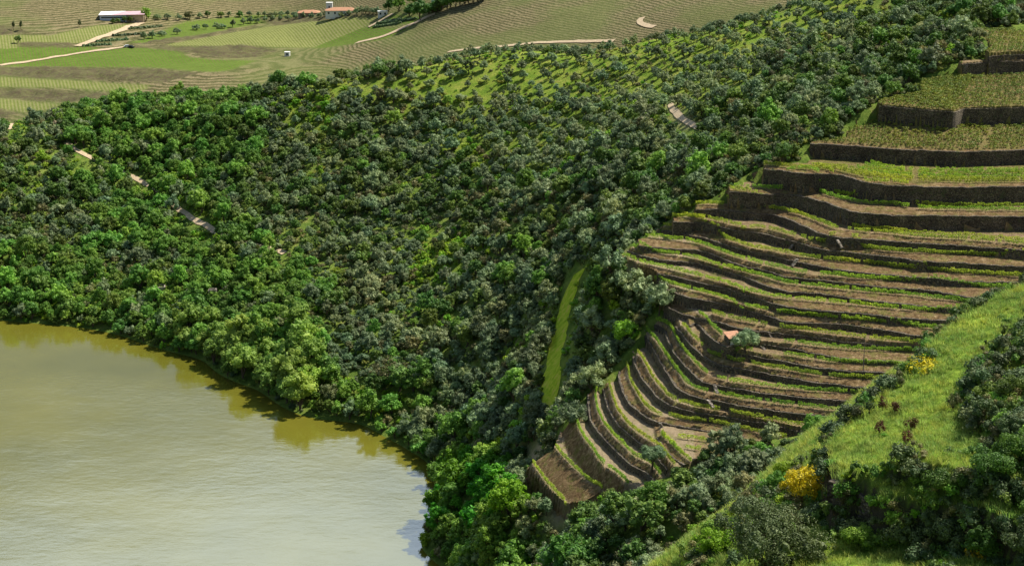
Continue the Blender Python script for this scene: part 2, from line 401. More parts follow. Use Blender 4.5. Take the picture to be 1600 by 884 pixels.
terr('D', 85.16, 84.26, [(1090,321),(1137,321),(1175,325),(1200,327.5),(1219,329),(1237,334),(1262,342),(1287,352),(1306,360),(1325,360),(1350,364),(1400,368),(1425,372),(1512,376),(E,388)],
     [(1087,328),(1119,327),(1150,331),(1200,335),(1212,336),(1237,345),(1262,356),(1281,365),(1310,371),(1400,378),(1500,384),(E,395)], rows=(.5,3.2))
terr('E', 82.15, 81.25, [(1066,340),(1100,342.5),(1135,350),(1150,354),(1162,357.5),(1200,358.5),(1219,364),(1231,369),(1250,372.5),(1275,379),(1306,382),(1330,384),(1356,390),(1400,395),(1500,399),(1594,404),(E,408)],
     [(1052,347.5),(1100,347.5),(1125,355),(1150,360),(1169,362.5),(1200,366),(1225,375),(1246,378),(1262,384),(1287,390),(1304,392),(1325,394),(1400,403),(1444,409),(1500,411),(1550,415),(E,418)])
terr('F', 79.0, 78.1, [(1038,354),(1075,357.5),(1100,361),(1122,367.5),(1137,377.5),(1156,382.5),(1175,389),(1200,392.5),(1237,400),(1279,406),(1325,411),(1375,415),(1400,419.5),(1475,426),(1525,430),(1600,434),(E,438)],
     [(1034,360),(1075,367),(1100,372),(1116,376),(1137,384),(1162,391),(1200,398.5),(1237,407.5),(1270,414),(1287,418),(1325,424),(1356,427.5),(1400,431),(1440,434),(1506,440),(1600,441.5),(E,445)])
terr('G', 76.87, 75.97, [(1010,371),(1050,376),(1087,381),(1109,389),(1125,395),(1150,404),(1175,411),(1200,416.5),(1231,425),(1260,429),(1300,432.5),(1350,437.5),(1400,440),(1462,444),(1500,448),(1550,451),(1600,454),(E,457)],
     [(998,385),(1044,389),(1090,391),(1100,392.5),(1125,402.5),(1150,412.5),(1175,419),(1200,423.5),(1225,432.5),(1250,435),(1275,437.5),(1300,440),(1350,446),(1400,451),(1450,452.5),(1487,460),(1525,467),(1550,470),(E,474)])
terr('H', 74.82, 73.92, [(983,385),(1000,391.5),(1037,397.5),(1075,403),(1100,409),(1125,417.5),(1162,426),(1200,437),(1225,444),(1250,447.5),(1300,452.5),(1350,457.5),(1400,461),(1450,467),(1500,472.5),(1550,477.5),(E,484)],
     [(980,391),(1000,400),(1037,407),(1062,409.5),(1087,411),(1112,418),(1144,427.5),(1160,432),(1200,448),(1225,455),(1236,457.5),(1250,456),(1300,461),(1350,469),(1400,474),(1470,481),(1580,489),(E,493)])
terr('I', 72.88, 71.98, [(963,398),(990,408),(1000,412),(1037,420),(1075,429),(1100,436),(1137,445),(1162,455),(1200,464.5),(1234,470),(1250,470),(1300,475),(1350,479),(1400,485),(1450,487.5),(1500,490),(1562,496),(E,502)],
     [(962,404),(1000,420),(1024,427),(1044,430),(1075,437.5),(1100,444),(1137,451),(1175,464),(1200,472),(1225,479),(1262,483),(1300,487.5),(1344,489),(1400,496.5),(1475,501),(1537,504),(E,510)])
terr('J', 70.32, 69.42, [(1022,436),(1044,444),(1062,451),(1100,460),(1125,467),(1162,479),(1200,487),(1215,490),(1250,494),(1300,499),(1350,502.5),(1400,507.8),(1450,514),(1500,519),(E,530)],
     [(1012,441),(1040,452),(1054,456),(1075,466),(1100,469),(1125,474),(1150,479),(1175,487.5),(1200,494),(1231,504),(1262,504.5),(1300,506),(1337,509),(1400,519),(1425,524),(1475,527.5),(E,540)])
terr('K', 67.91, 67.01, [(1042,461),(1060,471),(1080,482),(1098,488.5),(1112,491.5),(1137,499),(1162,504),(1200,511),(1221,514.5),(1250,517.5),(1300,524),(1350,530),(1400,535),(1462,539),(E,548)],
     [(1039,478),(1055,486),(1069,491),(1085,496),(1098,499.5),(1111,500.5),(1125,504),(1144,511),(1165,515),(1187,518),(1216,521),(1250,524),(1300,531),(1341,536),(1400,541),(1460,543),(E,552)])
terr('L', 65.92, 65.02, [(1090,496),(1106,506),(1112,514),(1125,525),(1131,530),(1142,531),(1162,532.5),(1200,534),(1225,536),(1250,539),(1300,545),(1325,547.5),(1400,550.5),(1450,551),(E,560)],
     [(1078,509),(1087,504),(1095,511),(1106,524),(1125,537.5),(1131,542),(1144,543),(1156,538),(1175,536.5),(1200,539),(1237,545),(1300,557.5),(1331,562),(1400,565),(E,572)])
terr('M', 64.17, 63.27, [(1151,548),(1162,548.5),(1181,551),(1200,554),(1225,555.5),(1250,560),(1287,566),(1350,570),(1400,572),(E,585)],
     [(1152,553),(1181,557),(1200,560.5),(1231,565),(1262,572.5),(1300,577),(1337,581),(1400,583),(E,596)])
terr('N', 61.86, 60.96, [(1062,508),(1070,514),(1077,525),(1087,534),(1100,547.5),(1109,555),(1125,560),(1150,567),(1171,570),(1200,576),(1237,581),(1270,587.5),(1300,590.5),(1350,593),(1400,596),(E,610)],
     [(1056,510),(1062,517),(1070,528),(1081,541),(1097,555),(1107,561),(1125,571),(1150,575),(1175,578),(1200,584.5),(1244,591.5),(1262,597),(1300,599.5),(1337,605),(1375,607),(E,622)])
terr('O', 59.42, 58.52, [(1025,503),(1041,507.5),(1050,520),(1056,535),(1069,552.5),(1087,572.5),(1104,587.5),(1112,590),(1125,594),(1150,600),(1200,605.5),(1250,611),(1300,614),(1350,617.5),(E,632)],
     [(1023,507),(1038,513),(1044,530),(1053,550),(1067,568),(1084,585),(1097,597),(1112,601),(1119,601.5),(1150,607.5),(1200,615.5),(1250,620),(1275,624),(1300,625),(E,642)])
terr('P', 57.1, 56.2, [(1008,517),(1025,536),(1037,555),(1050,574),(1060,586),(1069,600),(1087,610),(1104,615),(1119,617),(1150,624),(1200,631),(1250,636),(1287,642),(E,668)],
     [(1004,521),(1017,537),(1029,560),(1042,582),(1056,604),(1075,617),(1106,625),(1125,626.5),(1162,635.5),(1200,640),(1250,647),(E,680)])
terr('Q', 54.53, 53.63, [(994,553),(1000,559),(1007,572.5),(1016,590),(1029,606),(1041,620),(1056,629),(1069,632.5),(1087,637.5),(1122,643),(1139,645),(1162,650),(1196,656),(1250,668),(E,700)],
     [(990,557),(992,570),(1003,591),(1019,610),(1031,624),(1044,632),(1062,640),(1087,645),(1112,648),(1135,651.5),(1162,656),(1195,661),(1250,674),(E,710)])
terr('S', 51.93, 51.03, [(975,566),(979,580),(980,592),(985,602),(1000,628),(1010,640),(1019,646),(1030,651),(1044,652),(1075,658),(1100,661),(1122,664),(1160,672),(1250,692),(E,730)],
     [(969,568),(967,590),(972,609),(981,627.5),(1000,645),(1012,652.5),(1024,660),(1036,661),(1062,666),(1106,674),(1160,682),(1250,700),(E,740)])
terr('Z', 50.52, 49.95, [(1032,680),(1047,694),(1062,710),(1075,721),(1100,745),(1150,775)],
     [(1027,684),(1033,697),(1050,713),(1070,727),(1098,752),(1145,782)])
terr('T', 49.57, 48.54, [(949,602),(954,621),(961,640),(975,660),(987,672),(1000,681),(1010,688),(1030,700),(1045,722),(1080,758),(1140,800)],
     [(943,607),(946,622),(950,634),(957,650),(969,667),(987,683),(1000,692),(1018,704),(1035,725),(1070,765),(1130,808)])
terr('U', 47.12, 46.0, [(930,602),(927,621),(931,644),(940,662),(956,682),(972,697),(985,711),(1000,719),(1012,724),(1030,745),(1060,775),(1120,815)],
     [(922,604),(919,618),(920,634),(922,655),(935,675),(950,691),(962,703),(975,717),(987,727),(1000,733),(1012,738),(1025,755),(1055,785),(1110,825)])
terr('V', 44.31, 40.44, [(896,652),(902,671),(910,686),(925,704),(931,717),(944,730),(956,736),(970,748),(1000,780),(1080,830)],
     [(878,662),(878,680),(884,700),(897,719),(912,737),(925,752),(934,758),(955,775),(985,800),(1060,850)], wall=False)
terr('X', 40.25, 36.48, [(866,700),(877,714),(894,731),(912,749),(925,757.5),(934,762),(950,778),(980,805),(1050,855)],
     [(835,722),(843,732),(857,750),(873,768),(891,785),(910,800),(940,830),(1020,880)], wall=False)
terr('Y', 36.3, 34.55, [(830,725),(841,741),(854,759),(870,775),(885,789),(900,803),(930,833),(1010,885)],
     [(823,731),(832,752),(850,771),(870,787),(884,798),(897,812),(922,842),(1000,895)], wall=False)
def tilt(n, P_):
    P_ = np.array(P_, float); px, py = P_.T
    if n in ('N', 'O', 'P', 'Q', 'S', 'T', 'U'): return 2.6*sstep(0, 1, (600-py)/95)*sstep(0, 1, (1112-px)/40)
    if n == 'K': return -1.0*sstep(0, 1, (1125-px)/40)
    return px*0
for _i, t in enumerate(T):
    t['W3'] = smooth_pl(resample(at_z(*np.array(t['W'], float).T, t['zW']+tilt(t['name'], t['W'])), n=70), 1)
    t['R3'] = smooth_pl(resample(at_z(*np.array(t['R'], float).T, t['zR']+tilt(t['name'], t['R'])), n=70), 1)
VB = [(1545,60,122.0),(1545,90,118.0),(1500,99,117.0),(1440,128,112.0),(1436,150,110.0),(1374,164,108.0),(1326,192,104.0),(1322,215,101.0),(1266,222,100.0),(1262,252,96.0),(1192,259,94.9),(1170,276,90.95),(1149,291,89.7),(1137,301,87.77),
      (1094,320,84.93),(1085,330,83.34),(1064,340,81.64),(1036,353,78.64),(1010,370,76.87),(983,384,75.01),(963,398,72.77),(945,404,71.1),(962,412,70.01),(1000,430,70.01),(1018,437,69.48),(1040,458,67.91),(1036,485,61.86),(1023,500,59.42),(1008,516,57.1),(988,552,54.18),(972,566,51.84),
      (960,590,49.95),(947,600,49.57),(925,602,47.12),(915,622,45.24),(893,652,44.31),(876,665,41.48),(864,700,40.25),(832,722,36.39),(820,732,34.12),(832,756,33.25),(850,776,33.25),(880,803,33.25),
      (915,790,36.76),(945,765,40.53),(975,762,43.36),(1010,752,46.18),(1040,742,47.6),(1075,730,49.48),(1110,712,50.43),(1150,697,51.37),(1200,684,52.4),(1260,672,54.18),(1330,660,55.93),(1420,640,57.62),(1700,600,61.86)]
VB = [(a, b, z+(float(tilt('O', [(a, b)])[0]) if 470 < b < 600 and a < 1040 else 0)) for a, b, z in VB]
VBp = at_z([v[0] for v in VB], [v[1] for v in VB], [v[2] for v in VB])[:, :2]
VBp = np.vstack([VBp, [[320, 400], [320, 620], [146, 560]]])
# main hillside control surface
ctl = []
def c3(p): ctl.append(tuple(np.ravel(p)))
SHORE = [(-160,488),(-60,492),(0,500),(80,507),(180,522),(260,548),(320,566),(400,608),(450,640),(500,655),(560,662),(600,682),(640,706),(668,722),(678,760),(676,820),(684,884),(700,950),(720,1040)]
for p in SHORE: c3(at_z(*p, 0.0))
sh = np.array([np.ravel(at_z(*p, 0.0)) for p in SHORE])
for i in range(0, len(sh), 2):
    a = sh[max(i-1, 0)]; b = sh[min(i+1, len(sh)-1)]; d = b-a; d /= np.linalg.norm(d)
    nrm = np.array([d[1], -d[0], 0])
    if nrm[0] > 0: nrm = -nrm
    q = sh[i]+nrm*35; ctl.append((q[0], q[1], -9)); q = sh[i]+nrm*140; ctl.append((q[0], q[1], -22))
    q = sh[i]-nrm*6; ctl.append((q[0], q[1], 2.2))
GP = [(0,400,690),(0,300,735),(0,196,788),(200,400,690),(200,300,745),(200,200,790),(200,164,812),(-200,400,700),(-200,200,800),(430,500,605),(430,400,655),(430,300,705),(430,200,755),(430,140,786),
      (600,600,560),(600,500,600),(600,400,645),(600,300,690),(600,200,735),(600,112,775),(800,750,465),(750,700,497),(720,760,468),(850,780,430),(800,700,473),(800,650,488),(800,600,505),(800,500,550),(800,400,598),(800,300,650),(800,200,705),(800,140,740),(800,80,775),
      (900,650,437),(900,600,455),(900,500,505),(900,400,540),(850,600,480),(850,500,530),(850,400,575),(850,300,625),(850,200,690),(940,480,480),(950,560,455),(900,300,600),(900,100,745),
      (1000,300,545),(1000,350,512),(1000,200,615),(1000,130,690),(1000,68,740),(1100,250,520),(1100,150,600),(1100,60,710),(1150,40,725),(1200,200,530),(1250,150,550),(1300,100,580),(1250,60,650),(1240,15,722),(1350,50,600),(1400,100,545),(1400,10,660),
      (1500,50,552),(1600,0,590),(1600,50,540),(1500,0,630),(1400,-60,700),(1600,-80,640),(1800,0,600),(1800,-80,640),
      (850,884,422),(760,860,440),(900,820,397),(1000,884,345),(1000,800,362),(950,790,376),(1100,770,362),(1100,820,345),(1100,884,318),(1200,740,374),(1200,900,330)]
for p in GP: c3(G(*p))
for p in [(0,196,788),(200,164,812),(430,140,786),(600,112,775),(800,80,775),(1000,68,740),(1150,40,725),(1240,15,722),(1400,-60,700),(1600,-80,640)]:
    g = np.ravel(G(*p)); hh = g[2]
    ctl.append((g[0]*1.035, g[1]+28, hh-9)); ctl.append((g[0]*1.1, g[1]+90, hh-34)); ctl.append((g[0]*1.3, g[1]+260, -10))
for (px, py, z) in VB[:-2]:
    q = np.ravel(at_z(px, py, z)); ctl.append((q[0]-1.2, q[1]+.3, z-.6))
for k in range(1, len(T), 2):
    w = T[k]['W3']
    for j in (25, 48, 66): ctl.append((w[j][0], w[j][1], w[j][2]-3))
ctl = np.array(ctl)
keep = []
for i, c in enumerate(ctl):
    if all(math.hypot(c[0]-ctl[j][0], c[1]-ctl[j][1]) > 3 for j in keep): keep.append(i)
ctl = ctl[keep]
TPS = tps_fit(ctl[:, :2], ctl[:, 2], .002)
def hill_raw(x, y):
    z = tps_eval(TPS, x, y)
    return z+(fbm(x, y, 22, 3)-.5)*2.2*sstep(1, 6, z)
VBd = VBp
def vine_z(x, y, detail=True):
    """terraced vineyard heights at world x, y; also the trodden-tread mask"""
    z = tps_eval(TPS, x, y)-2.5; tread = np.zeros(x.shape)
    order = sorted(range(len(T)), key=lambda i: T[i]['zR'])
    inW = {}; inR = {}
    for i in order:
        t = T[i]
        def region(c):
            pts = [tuple(p[:2]) for p in c]
            return inpoly(x, y, pts+[(400, pts[-1][1]), (400, 700), (pts[0][0], 700)])
        inW[i] = region(t['W3']); inR[i] = region(t['R3'])
    dW = {}; dR = {}
    for n, i in enumerate(order):
        t = T[i]
        w = inW[i]; r = inR[i]&w
        # bank
        bk = w & ~r
        if bk.any():
            a, za = dist_z(x[bk], y[bk], t['W3']); b, zb = dist_z(x[bk], y[bk], t['R3'])
            s = a/(a+b+1e-6)
            z[bk] = za+(zb-za)*s
            tread[bk] = 0
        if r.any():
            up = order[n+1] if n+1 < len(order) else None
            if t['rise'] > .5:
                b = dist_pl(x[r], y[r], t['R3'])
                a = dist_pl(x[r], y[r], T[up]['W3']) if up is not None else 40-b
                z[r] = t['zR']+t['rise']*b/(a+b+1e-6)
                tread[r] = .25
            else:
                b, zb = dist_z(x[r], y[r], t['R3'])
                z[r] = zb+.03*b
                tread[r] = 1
    return z, tread
# grid for the vineyard sheet
gx0, gx1, gy0, gy1, gs = 0.0, 176.0, 352.0, 560.0, .55
nx = int((gx1-gx0)/gs)+1; ny = int((gy1-gy0)/gs)+1
GX, GY = np.meshgrid(gx0+gs*np.arange(nx), gy0+gs*np.arange(ny))
VZ, VT = vine_z(GX, GY)
inV = inpoly(GX, GY, VBd)
dB = dist_pl(GX, GY, np.vstack([VBd, VBd[:1]]))
hz = hill_raw(GX, GY)
VZ = VZ+(fbm(GX, GY, 2.2, 5, 3)-.5)*.35
out = ~inV
VZ[out] = np.where(dB[out] < 2.5, np.minimum(VZ[out], hz[out]+.4)*0+hz[out]-.35-dB[out]*.6, hz[out]-3)
def vsample(x, y):
    x = np.asarray(x, float); y = np.asarray(y, float)
    fx = np.clip((x-gx0)/gs, 0, nx-1.001); fy = np.clip((y-gy0)/gs, 0, ny-1.001)
    i = fx.astype(int); j = fy.astype(int); a = fx-i; b = fy-j
    return (VZ[j, i]*(1-a)+VZ[j, i+1]*a)*(1-b)+(VZ[j+1, i]*(1-a)+VZ[j+1, i+1]*a)*b
def hill_z(x, y):
    """hillside sheet, pushed down beneath the terraces"""
    x = np.asarray(x, float); y = np.asarray(y, float)
    z = hill_raw(x, y)
    iv = inpoly(x, y, VBd); d = dist_pl(x, y, np.vstack([VBd, VBd[:1]]))
    z1 = z-np.where(iv, np.minimum(5, d*1.6), 0)
    return np.where(iv & (d > 1.2) & (x > gx0) & (x < gx1) & (y > gy0) & (y < gy1), np.minimum(z1, vsample(x, y)-1.6), z1)
# far valley
FP = [(0,180,960),(0,120,1040),(0,60,1130),(0,0,1220),(0,-100,1330),(0,-250,1500),(200,140,970),(200,100,1060),(200,60,1150),(200,25,1210),(200,0,1240),(200,-100,1340),(200,-250,1480),
      (400,110,1000),(400,60,1120),(500,120,1000),(500,70,1100),(500,20,1230),(500,0,1265),(500,-100,1360),(700,90,960),(700,50,1010),(700,0,1070),(700,-100,1180),(700,-250,1350),
      (1000,70,900),(1000,0,970),(1000,-100,1080),(1250,20,880),(1250,-60,950),(1250,-200,1080),(1600,0,900),(1600,-150,1000),(-250,180,960),(-250,60,1130),(-250,-100,1330)]
fc = np.array([np.ravel(G(*p)) for p in FP])
fc = np.vstack([fc, [[-300, 850, 5], [0, 850, 10], [200, 800, 30], [-600, 1000, 15]]])
FT = tps_fit(fc[:, :2], fc[:, 2], .01)
def far_z(x, y): return tps_eval(FT, x, y)+(fbm(x, y, 60, 9)-.5)*5*sstep(900, 1000, y)
def grid(x0, x1, nxx, y0, y1, nyy):
    X, Y = np.meshgrid(np.linspace(x0, x1, nxx), np.linspace(y0, y1, nyy)); return X, Y
def grid_faces(nyy, nxx, keep=None):
    i = np.arange(nyy*nxx).reshape(nyy, nxx)
    f = np.stack([i[:-1, :-1], i[:-1, 1:], i[1:, 1:], i[1:, :-1]], -1)
    if keep is not None:
        k = keep[:-1, :-1] | keep[:-1, 1:] | keep[1:, 1:] | keep[1:, :-1]; return f[k]
    return f.reshape(-1, 4)
def polys_mask(x, y, z, polys):
    px, py = proj(x, y, z); m = np.zeros(x.shape, bool)
    for p in polys: m |= inpoly(px, py, p)
    return m

# cover map of the hillside, 40 px cells of the view
KM = """
...............................mmm.ddddd
............................mmmmmddddddd
................mmmmmmmmmmmmmmddddddddd.
....ggggggyommmmmmmmmmmmmmmmmddddddddd..
ddggggggggoyyoooooqqqqqqqqqdddddddddd...
dddgggggggdoddoooqqqqqqqqdddddddddd.....
dddgggggggdoodddooyqqqooodddbbddd.......
dddggggggddodddobbbyoodddbbdddd.........
ddddgggggdddddoobbbbbbbbddodd...........
ddddggggggodddooyyybbbbboooo............
ggggdddgggggbbboyyyboooooooo............
gggggggggggggbooooooooooooo.............
ggggggggggggboooobooooooooo.............
......gwwwwwgoobbooooooboooo............
.......wwwwwgoosooooooooobb.............
.........wwwggyygoooooooo...............
............gggsssgooooo................
...............gggsooooo.....odd........
................GGGGooo....oddody.......
................GGGGooooddddodddyy......
................sGGGooodddbddbydyyyyyyyy
................sggggyddbdbyybyyyyyyyyyy
................gggggdddbbyybyyyyyyyyyyy
""".strip('\n').split('\n')
KM = [r.ljust(40, '.')[:40] for r in KM]
def kind_at(px, py, j=14):
    a = int((px+random.uniform(-j, j))//40); b = int((py+random.uniform(-j, j))//40)
    b = min(max(b, 0), len(KM)-1)
    a = min(max(a, 0), 39)
    return KM[b][a]
LAWN = [(908,420),(893,432),(884,460),(878,490),(866,530),(862,560),(850,585),(856,600),(868,606),(878,585),(884,540),(893,490),(900,455),(912,425)]
LAWN2 = [(852,600),(872,604),(868,625),(858,640)]
BARE = [[(940,398),(975,396),(985,410),(1010,428),(1045,450),(1040,462),(1015,450),(985,430)], [(1044,160),(1056,158),(1062,180),(1088,192),(1082,202),(1052,190)],
        [(812,700),(850,685),(850,722),(822,735)], [(850,795),(890,790),(885,830),(860,820)]]
MEADOW = [[(680,85),(860,60),(1000,55),(1100,55),(1240,15),(1330,-10),(1320,40),(1240,70),(1150,110),(1080,145),(1000,165),(900,175),(830,190),(740,170),(600,180),(560,140),(480,140),(430,130),(520,110)],
          [(430,130),(560,150),(500,200),(440,180)], [(700,235),(740,225),(745,275),(710,265)], [(570,395),(700,380),(720,420),(560,440)]]
# ---- hillside sheet
hx, hy = 330, 300
X, Y = grid(-330, 420, hx, 255, 1000, hy)
Z = hill_z(X, Y)
px, py = proj(X, Y, Z)
wz = np.zeros((hy, hx, 4)); wz[..., 3] = 1
md = np.zeros(X.shape); lw = np.zeros(X.shape); br = np.zeros(X.shape)
for p in MEADOW: md[inpoly(px, py, p)] = 1
cell = np.array([[{'m': 1, 'q': .8, 'y': .8}.get(c, .1) for c in r] for r in KM])
ci = np.clip((px//40).astype(int), 0, 39); cj = np.clip((py//40).astype(int), 0, len(KM)-1)
md = np.maximum(md, cell[cj, ci]*(fbm(X, Y, 14, 31) > .38))
def blur(a, k=2):
    for _ in range(k):
        a = (a+np.roll(a, 1, 0)+np.roll(a, -1, 0)+np.roll(a, 1, 1)+np.roll(a, -1, 1))/5
    return a
for p in BARE: br[inpoly(px, py, p)] = 1
wz[..., 0] = blur(md, 2); wz[..., 2] = blur(br, 1)
hillside = mesh_obj('hillside_ground', np.stack([X, Y, Z], -1).reshape(-1, 3), grid_faces(hy, hx), M['ground'], smooth=True, attrs={'zone': wz.reshape(-1, 4)})
tag(hillside, 'wooded hillside falling from the ridge to the river', kind='structure')
# ---- vineyard terraces sheet
kv = inV | (dB < 3)
zz = np.zeros((ny, nx, 4)); zz[..., 3] = 1
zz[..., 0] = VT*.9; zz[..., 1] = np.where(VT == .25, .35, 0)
pathm = np.zeros(GX.shape)
_px, _py = proj(GX, GY, VZ)
for p in [[(1040,455),(1056,452),(1090,478),(1113,494),(1108,505),(1095,492),(1065,478),(1044,468)], [(950,396),(966,402),(1000,425),(1030,436),(1046,455),(1020,445),(985,428),(955,410)], [(1008,508),(1030,500),(1020,525),(995,560),(985,600),(975,590),(985,555)]]:
    pathm[inpoly(_px, _py, p)] = 1
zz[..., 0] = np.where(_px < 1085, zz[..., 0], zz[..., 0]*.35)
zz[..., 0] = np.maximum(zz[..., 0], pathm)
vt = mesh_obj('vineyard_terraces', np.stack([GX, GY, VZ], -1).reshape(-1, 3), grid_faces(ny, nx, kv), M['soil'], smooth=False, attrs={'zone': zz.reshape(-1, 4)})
tag(vt, 'brown earth terraces of the vineyard stepping up the slope', kind='structure')
# ---- far valley sheet
fxn, fyn = 520, 420
X, Y = grid(-560, 520, fxn, 800, 1700, fyn)
Z = far_z(X, Y)
near_lim = sstep(800, 860, Y)
px, py = proj(X, Y, Z)
zf = np.zeros((fyn, fxn, 4)); zf[..., 3] = 1; rf = np.zeros((fyn, fxn, 4)); rf[..., 3] = 1
GRN = [[(0,104),(40,98),(130,80),(200,75),(270,77),(300,90),(345,94),(400,95),(360,110),(330,113),(290,110),(230,105),(110,105)], [(-60,75),(60,72),(120,72),(160,75),(110,86),(0,101),(-60,104)],
       [(200,68),(225,60),(290,34),(400,24),(480,24),(380,42),(250,66)], [(490,75),(570,42),(580,42),(640,45),(600,62),(560,68),(500,76)], [(578,42),(612,22),(665,28),(645,38)]]
YLW = [[(-60,117),(60,123),(130,127),(235,133),(232,140),(205,145),(100,138),(0,136),(-60,136)], [(-60,152),(0,153),(95,163),(80,172),(30,176),(0,170),(-60,168)], [(45,63),(150,40),(205,38),(190,47),(125,68),(50,66)],
       [(260,70),(400,45),(540,25),(590,25),(572,42),(490,75),(400,73),(270,72)], [(-60,55),(75,55),(45,65),(25,76),(-60,77)]]
BNK = [[(-60,105),(110,106),(230,107),(310,115),(250,130),(150,125),(60,122),(0,117),(-60,116)], [(-60,137),(0,137),(100,142),(180,147),(180,152),(100,160),(0,152),(-60,151)], [(-60,170),(0,172),(30,177),(0,190),(-60,190)],
       [(205,72),(400,72),(440,80),(400,90),(340,91),(300,82)], [(25,66),(110,68),(120,74),(30,74)], [(-60,40),(20,40),(48,52),(0,54),(-60,54)], [(210,70),(300,56),(380,44),(400,38),(400,44),(260,68)], [(400,30),(560,22),(600,19),(600,24),(560,26),(430,40)]]
g1 = polys_mask(X, Y, Z, GRN); y1 = polys_mask(X, Y, Z, YLW); b1 = polys_mask(X, Y, Z, BNK)
zf[..., 0] = (g1 | y1); rf[..., 0] = y1; zf[..., 1] = b1
zf[..., 0] = blur(zf[..., 0], 1); zf[..., 1] = blur(zf[..., 1]*1.0, 1)
bankn = b1*(fbm(X, Y, 9, 77)-.5)*5
Zf = Z+bankn-(1-near_lim)*30
far = mesh_obj('far_valley_ground', np.stack([X, Y, Zf], -1).reshape(-1, 3), grid_faces(fyn, fxn), M['far'], smooth=True, attrs={'zone': zf.reshape(-1, 4), 'rows': rf.reshape(-1, 4)})
tag(far, 'far slopes of terraced fields beyond the wooded ridge', kind='structure')
# ---- base ground to the horizon and the river
def ring(name, r, z, mat, lab):
    return tag(mesh_obj(name, [(-r, -r, z), (r, -r, z), (r, r, z), (-r, r, z)], [(0, 1, 2, 3)], mat), lab, kind='structure')
ring('valley_floor', 5000, -26, M['far'], 'distant land under everything')
riv = mesh_obj('river_water', [(-700, 60, 0), (120, 60, 0), (120, 900, 0), (-700, 900, 0)], [(0, 1, 2, 3)], M['water'])
tag(riv, 'muddy yellow green river', kind='structure')
def xyz_on(px, py, fn, D0=300, D1=2000, n=1200):
    """first point where the view ray through a picture point meets the surface fn"""
    a, b, c = ray(px, py)
    y = np.linspace(D0, D1, n); k = y/b
    zr = H0+c*k; zs = fn(a*k, y)
    h = np.nonzero(zr < zs)[0]
    i = h[0] if len(h) else n-1
    lo, hi = y[max(i-1, 0)], y[i]
    for _ in range(12):
        m_ = (lo+hi)/2; k = m_/b
        if H0+c*k < float(fn(np.array([a*k]), np.array([m_]))[0]): hi = m_
        else: lo = m_
    k = hi/b
    return np.array([float(a*k), hi, float(fn(np.array([a*k]), np.array([hi]))[0])])
def ribbon(name, pts, width, fn, mat, D0, D1, lab, lift=.12, kind='structure', step=2.0):
    P = np.array([xyz_on(x, y, fn, D0, D1) for x, y in pts]); P = smooth_pl(resample(P, step=step), 2)
    d = np.gradient(P[:, :2], axis=0); d /= np.linalg.norm(d, axis=1)[:, None]+1e-9
    nr = np.stack([-d[:, 1], d[:, 0]], -1); V = []; Fc = []
    K = 5
    for i, p in enumerate(P):
        w = width*(.75+.6*float(fbm(np.array([p[0]]), np.array([p[1]]), 9, 91)[0])); sh_ = (float(fbm(np.array([p[0]]), np.array([p[1]]), 5, 93)[0])-.5)*width*.5
        for k in range(K):
            q = p[:2]+nr[i]*(sh_+w*(k/(K-1)-.5)); V.append((q[0], q[1], 0))
    V = np.array(V); V[:, 2] = fn(V[:, 0], V[:, 1])+lift
    for i in range(len(P)-1):
        for k in range(K-1): Fc.append((i*K+k, (i+1)*K+k, (i+1)*K+k+1, i*K+k+1))
    o = mesh_obj(name, V, Fc, mat, smooth=True)
    return tag(o, lab, kind=kind), P
hp1, PATH1 = ribbon('dirt_path', [(14,203),(40,192),(100,222),(118,234),(145,248),(180,264),(212,279),(240,292),(262,310),(280,328),(305,345),(340,364),(375,378),(445,396)], 2.4, hill_z, M['path'], 500, 900, 'pale dirt track slanting down through the woods', lift=.25)
hp2, PATH2 = ribbon('dirt_path', [(1046,158),(1050,172),(1066,188),(1084,196),(1100,204)], 1.9, hill_z, M['path'], 450, 900, 'short bend of pale track between the olives', lift=.25)
0 and ribbon('dirt_path', [(938,402),(958,402),(975,415),(1000,428),(1030,445)], 4.5, hill_z, M['path'], 400, 700, 'tan dirt track at the left tip of the vineyard', lift=.3)
ribbon('lawn_strip', [(906,424),(893,445),(884,480),(874,520),(866,560),(858,590),(862,602),(860,630),(852,650)], 4.8, hill_z, None or bpy.data.materials['hillside_ground'].copy(), 400, 700, 'bright green grassy strip running down between the trees', lift=.2)
m = scene.objects['lawn_strip'].data.materials[0]; m.name = 'bright_strip_grass'
nt = m.node_tree
for n in [n for n in nt.nodes if n.type == 'VERTEX_COLOR']:
    sp = n.outputs[0].links[0].to_node; tgt = [l.to_socket for l in sp.outputs[1].links]
    tgt[0].default_value = 1.0
    for l in list(sp.outputs[0].links)+list(sp.outputs[1].links)+list(sp.outputs[2].links):
        s = l.to_socket; isg = (s == tgt[0]); nt.links.remove(l); s.default_value = 1.0 if isg else 0.0
